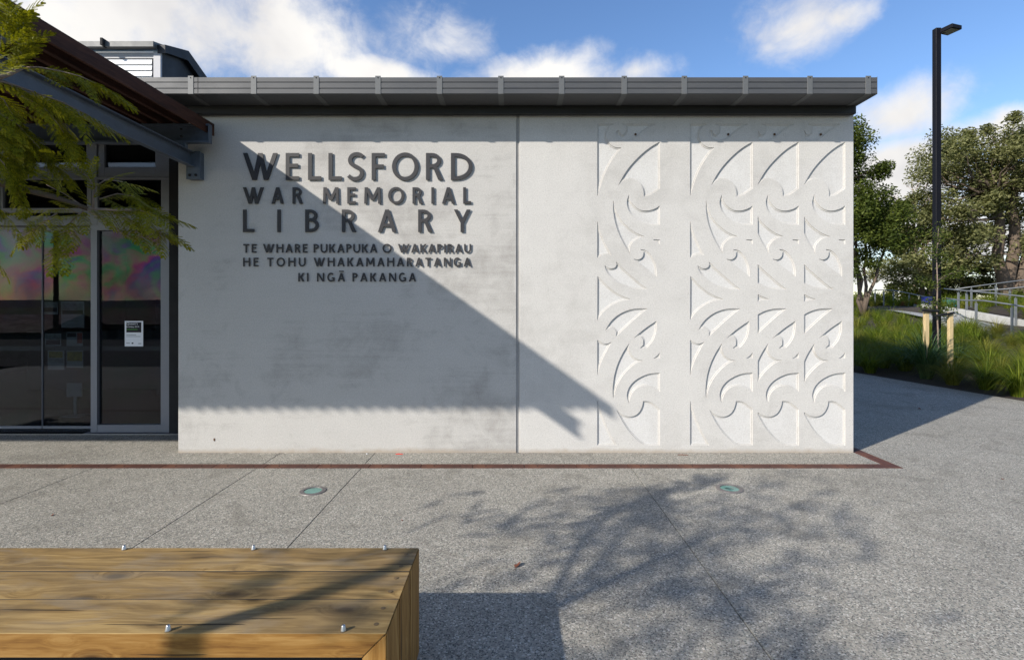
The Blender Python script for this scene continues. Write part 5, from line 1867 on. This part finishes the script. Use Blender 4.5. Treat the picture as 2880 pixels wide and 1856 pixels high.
# lower branch that crosses the door
main = V3([(-260, 470, 1.75), (-60, 500, 1.85), (74, 535, 1.95), (160, 556, 2.0), (247, 588, 2.05)])
MB().tube([Vector((TX, TY + 0.01, 2.25)), Vector((-2.8, 0.95, 2.3))] + main, [0.020, 0.018, 0.016, 0.0135, 0.0115, 0.0105, 0.009], 9).build('branch', M_BARK, ft, smooth=True)
twig(V3([(247, 588, 2.05), (285, 612, 2.06), (316, 637, 2.08), (345, 655, 2.1), (375, 672, 2.12), (405, 698, 2.13), (422, 712, 2.14), (440, 719, 2.14)]), 0.0080, 0.0026, False)
twig(V3([(422, 712, 2.14), (440, 700, 2.13), (452, 690, 2.12)]), 0.0026, 0.001, False)
twig(V3([(247, 588, 2.05), (290, 590, 2.05), (330, 592, 2.06), (390, 592, 2.08), (440, 602, 2.1)]), 0.006, 0.0015, fs=0.72)
twig(V3([(262, 585, 2.05), (262, 555, 2.05), (266, 525, 2.05), (300, 505, 2.06), (345, 512, 2.08)]), 0.0045, 0.0014, fs=0.62, step=0.027)
twig(V3([(266, 530, 2.05), (250, 500, 2.04), (215, 470, 2.02), (200, 460, 2.0)]), 0.003, 0.001, fs=0.55, step=0.032)
twig(V3([(240, 585, 2.05), (180, 545, 2.02), (130, 520, 2.0)]), 0.003, 0.001, fs=0.65, step=0.026)
twig(V3([(240, 605, 2.05), (190, 590, 2.02), (130, 590, 2.0)]), 0.003, 0.001, fs=0.6, step=0.026)
twig(V3([(236, 592, 2.04), (205, 618, 2.02), (180, 650, 2.0), (165, 690, 1.98)]), 0.004, 0.0012, fs=0.6, step=0.026)
twig(V3([(160, 600, 2.0), (130, 620, 1.98), (95, 645, 1.96)]), 0.003, 0.001, fs=0.6, step=0.026)
twig(V3([(316, 600, 2.06), (360, 620, 2.08), (410, 640, 2.1), (455, 655, 2.12)]), 0.003, 0.001, fs=0.65)
twig(V3([(280, 560, 2.06), (330, 545, 2.08), (375, 552, 2.1), (415, 580, 2.1)]), 0.003, 0.001, fs=0.62)
# upper branches
up = [Vector((TX, TY, 2.3)), Vector((-2.7, 0.8, 2.35))] + V3([(-200, 260, 1.75), (-60, 225, 1.85), (5, 217, 1.9), (30, 208, 1.92), (64, 192, 1.95)])
MB().tube(up, [0.015, 0.013, 0.011, 0.009, 0.0075, 0.0065, 0.005], 8).build('branch', M_TWIG, ft, smooth=True)
twig(V3([(64, 192, 1.95), (110, 190, 1.98), (165, 200, 2.0), (225, 215, 2.03), (270, 235, 2.05)]), 0.004, 0.0012, fs=0.75)
twig(V3([(30, 208, 1.92), (60, 150, 1.93), (50, 100, 1.9), (40, 70, 1.9)]), 0.003, 0.001, fs=0.7)
twig(V3([(-20, 225, 1.88), (40, 240, 1.92), (110, 265, 1.97), (180, 290, 2.02), (250, 325, 2.06)]), 0.005, 0.0012, fs=0.78)
twig(V3([(60, 270, 1.93), (120, 300, 1.97), (160, 345, 2.0), (180, 375, 2.02)]), 0.003, 0.001, fs=0.66)
twig(V3([(-60, 300, 1.85), (0, 320, 1.88), (50, 350, 1.92), (95, 400, 1.95), (130, 435, 1.98)]), 0.005, 0.0012, fs=0.72)
twig(V3([(-60, 240, 1.80), (-20, 180, 1.84), (0, 130, 1.86), (10, 80, 1.88)]), 0.004, 0.001, fs=0.7)
twig(V3([(-90, 380, 1.82), (-30, 420, 1.85), (10, 460, 1.88), (30, 500, 1.9)]), 0.004, 0.001, fs=0.72)
twig(V3([(-80, 520, 1.82), (-40, 560, 1.84), (0, 590, 1.88), (30, 600, 1.9)]), 0.003, 0.001, fs=0.62, step=0.026)
twig(V3([(-60, 250, 1.85), (10, 280, 1.9), (40, 330, 1.92), (50, 400, 1.94)]), 0.003, 0.001, fs=0.7)
twig(V3([(-90, 640, 1.82), (-60, 690, 1.84), (-35, 710, 1.86)]), 0.003, 0.001, fs=0.6, step=0.026)
twig(V3([(-120, 330, 1.8), (-60, 350, 1.84), (-10, 370, 1.88), (20, 420, 1.9)]), 0.003, 0.001, fs=0.72)

# the rest of the crown, out of the frame: it throws the dappled shade
rng = np.random.default_rng(5)
cl_c = []
bb = MB()
targets = [(-2.55, 0.55, 3.0), (-2.2, -0.1, 2.6), (-3.4, 0.7, 2.9), (-3.0, -0.5, 3.2), (-2.5, 0.1, 3.5), (-3.7, -0.1, 2.6), (-3.1, 1.1, 3.0), (-3.5, 1.2, 2.3),
           (-2.9, 0.5, 3.7), (-3.9, 0.6, 3.2), (-1.95, -0.55, 2.25), (-2.9, 1.5, 2.5), (-2.4, 0.7, 2.3), (-3.3, -0.9, 2.7)]
for i, tg in enumerate(targets):
    st = (TX, TY, 2.25 + 0.07 * (i % 12))
    cp = curve_pts(st, tg, 0.06, rng, 6, 0.12)
    bb.tube(cp, [0.012, 0.008, 0.006, 0.0045, 0.0035, 0.0025, 0.0018], 5, cap=False)
    for p in cp[3:]:
        for _ in range(3):
            cl_c.append(tuple(np.array(p) + rng.normal(0, 0.14, 3) * np.array([1, 1, 0.5])))
bb.build('branches', M_BARK, ft, smooth=True)['kind'] = 'stuff'
VV, QQ, off = [], [], 0
for c in cl_c:
    for _ in range(4):
        V, Q = LOWF[rng.integers(0, 3)]
        a = rng.random() * 6.28; b = rng.normal(-0.15, 0.35); s = rng.uniform(0.8, 1.2)
        R = np.array([[cos(a) * cos(b), -sin(a), -cos(a) * sin(b)], [sin(a) * cos(b), cos(a), -sin(a) * sin(b)], [sin(b), 0, cos(b)]]) * s
        p = np.array(c) + rng.normal(0, 0.09, 3)
        tipx = p + R @ np.array([0.18, 0, 0])
        # keep this part of the crown clear of the view, as it is in the place
        if any(q[1] > 0.05 and q[0] > -1.06 * q[1] - 0.06 for q in (p, tipx)):
            continue
        W_ = V @ R.T + p
        VV.append(W_); QQ.append(Q + off); off += len(W_)
o = finish('foliage', np_mesh('foliage', np.concatenate(VV), np.concatenate(QQ)), M_FERN, ft)
o['kind'] = 'stuff'
print('fronds', nfr)
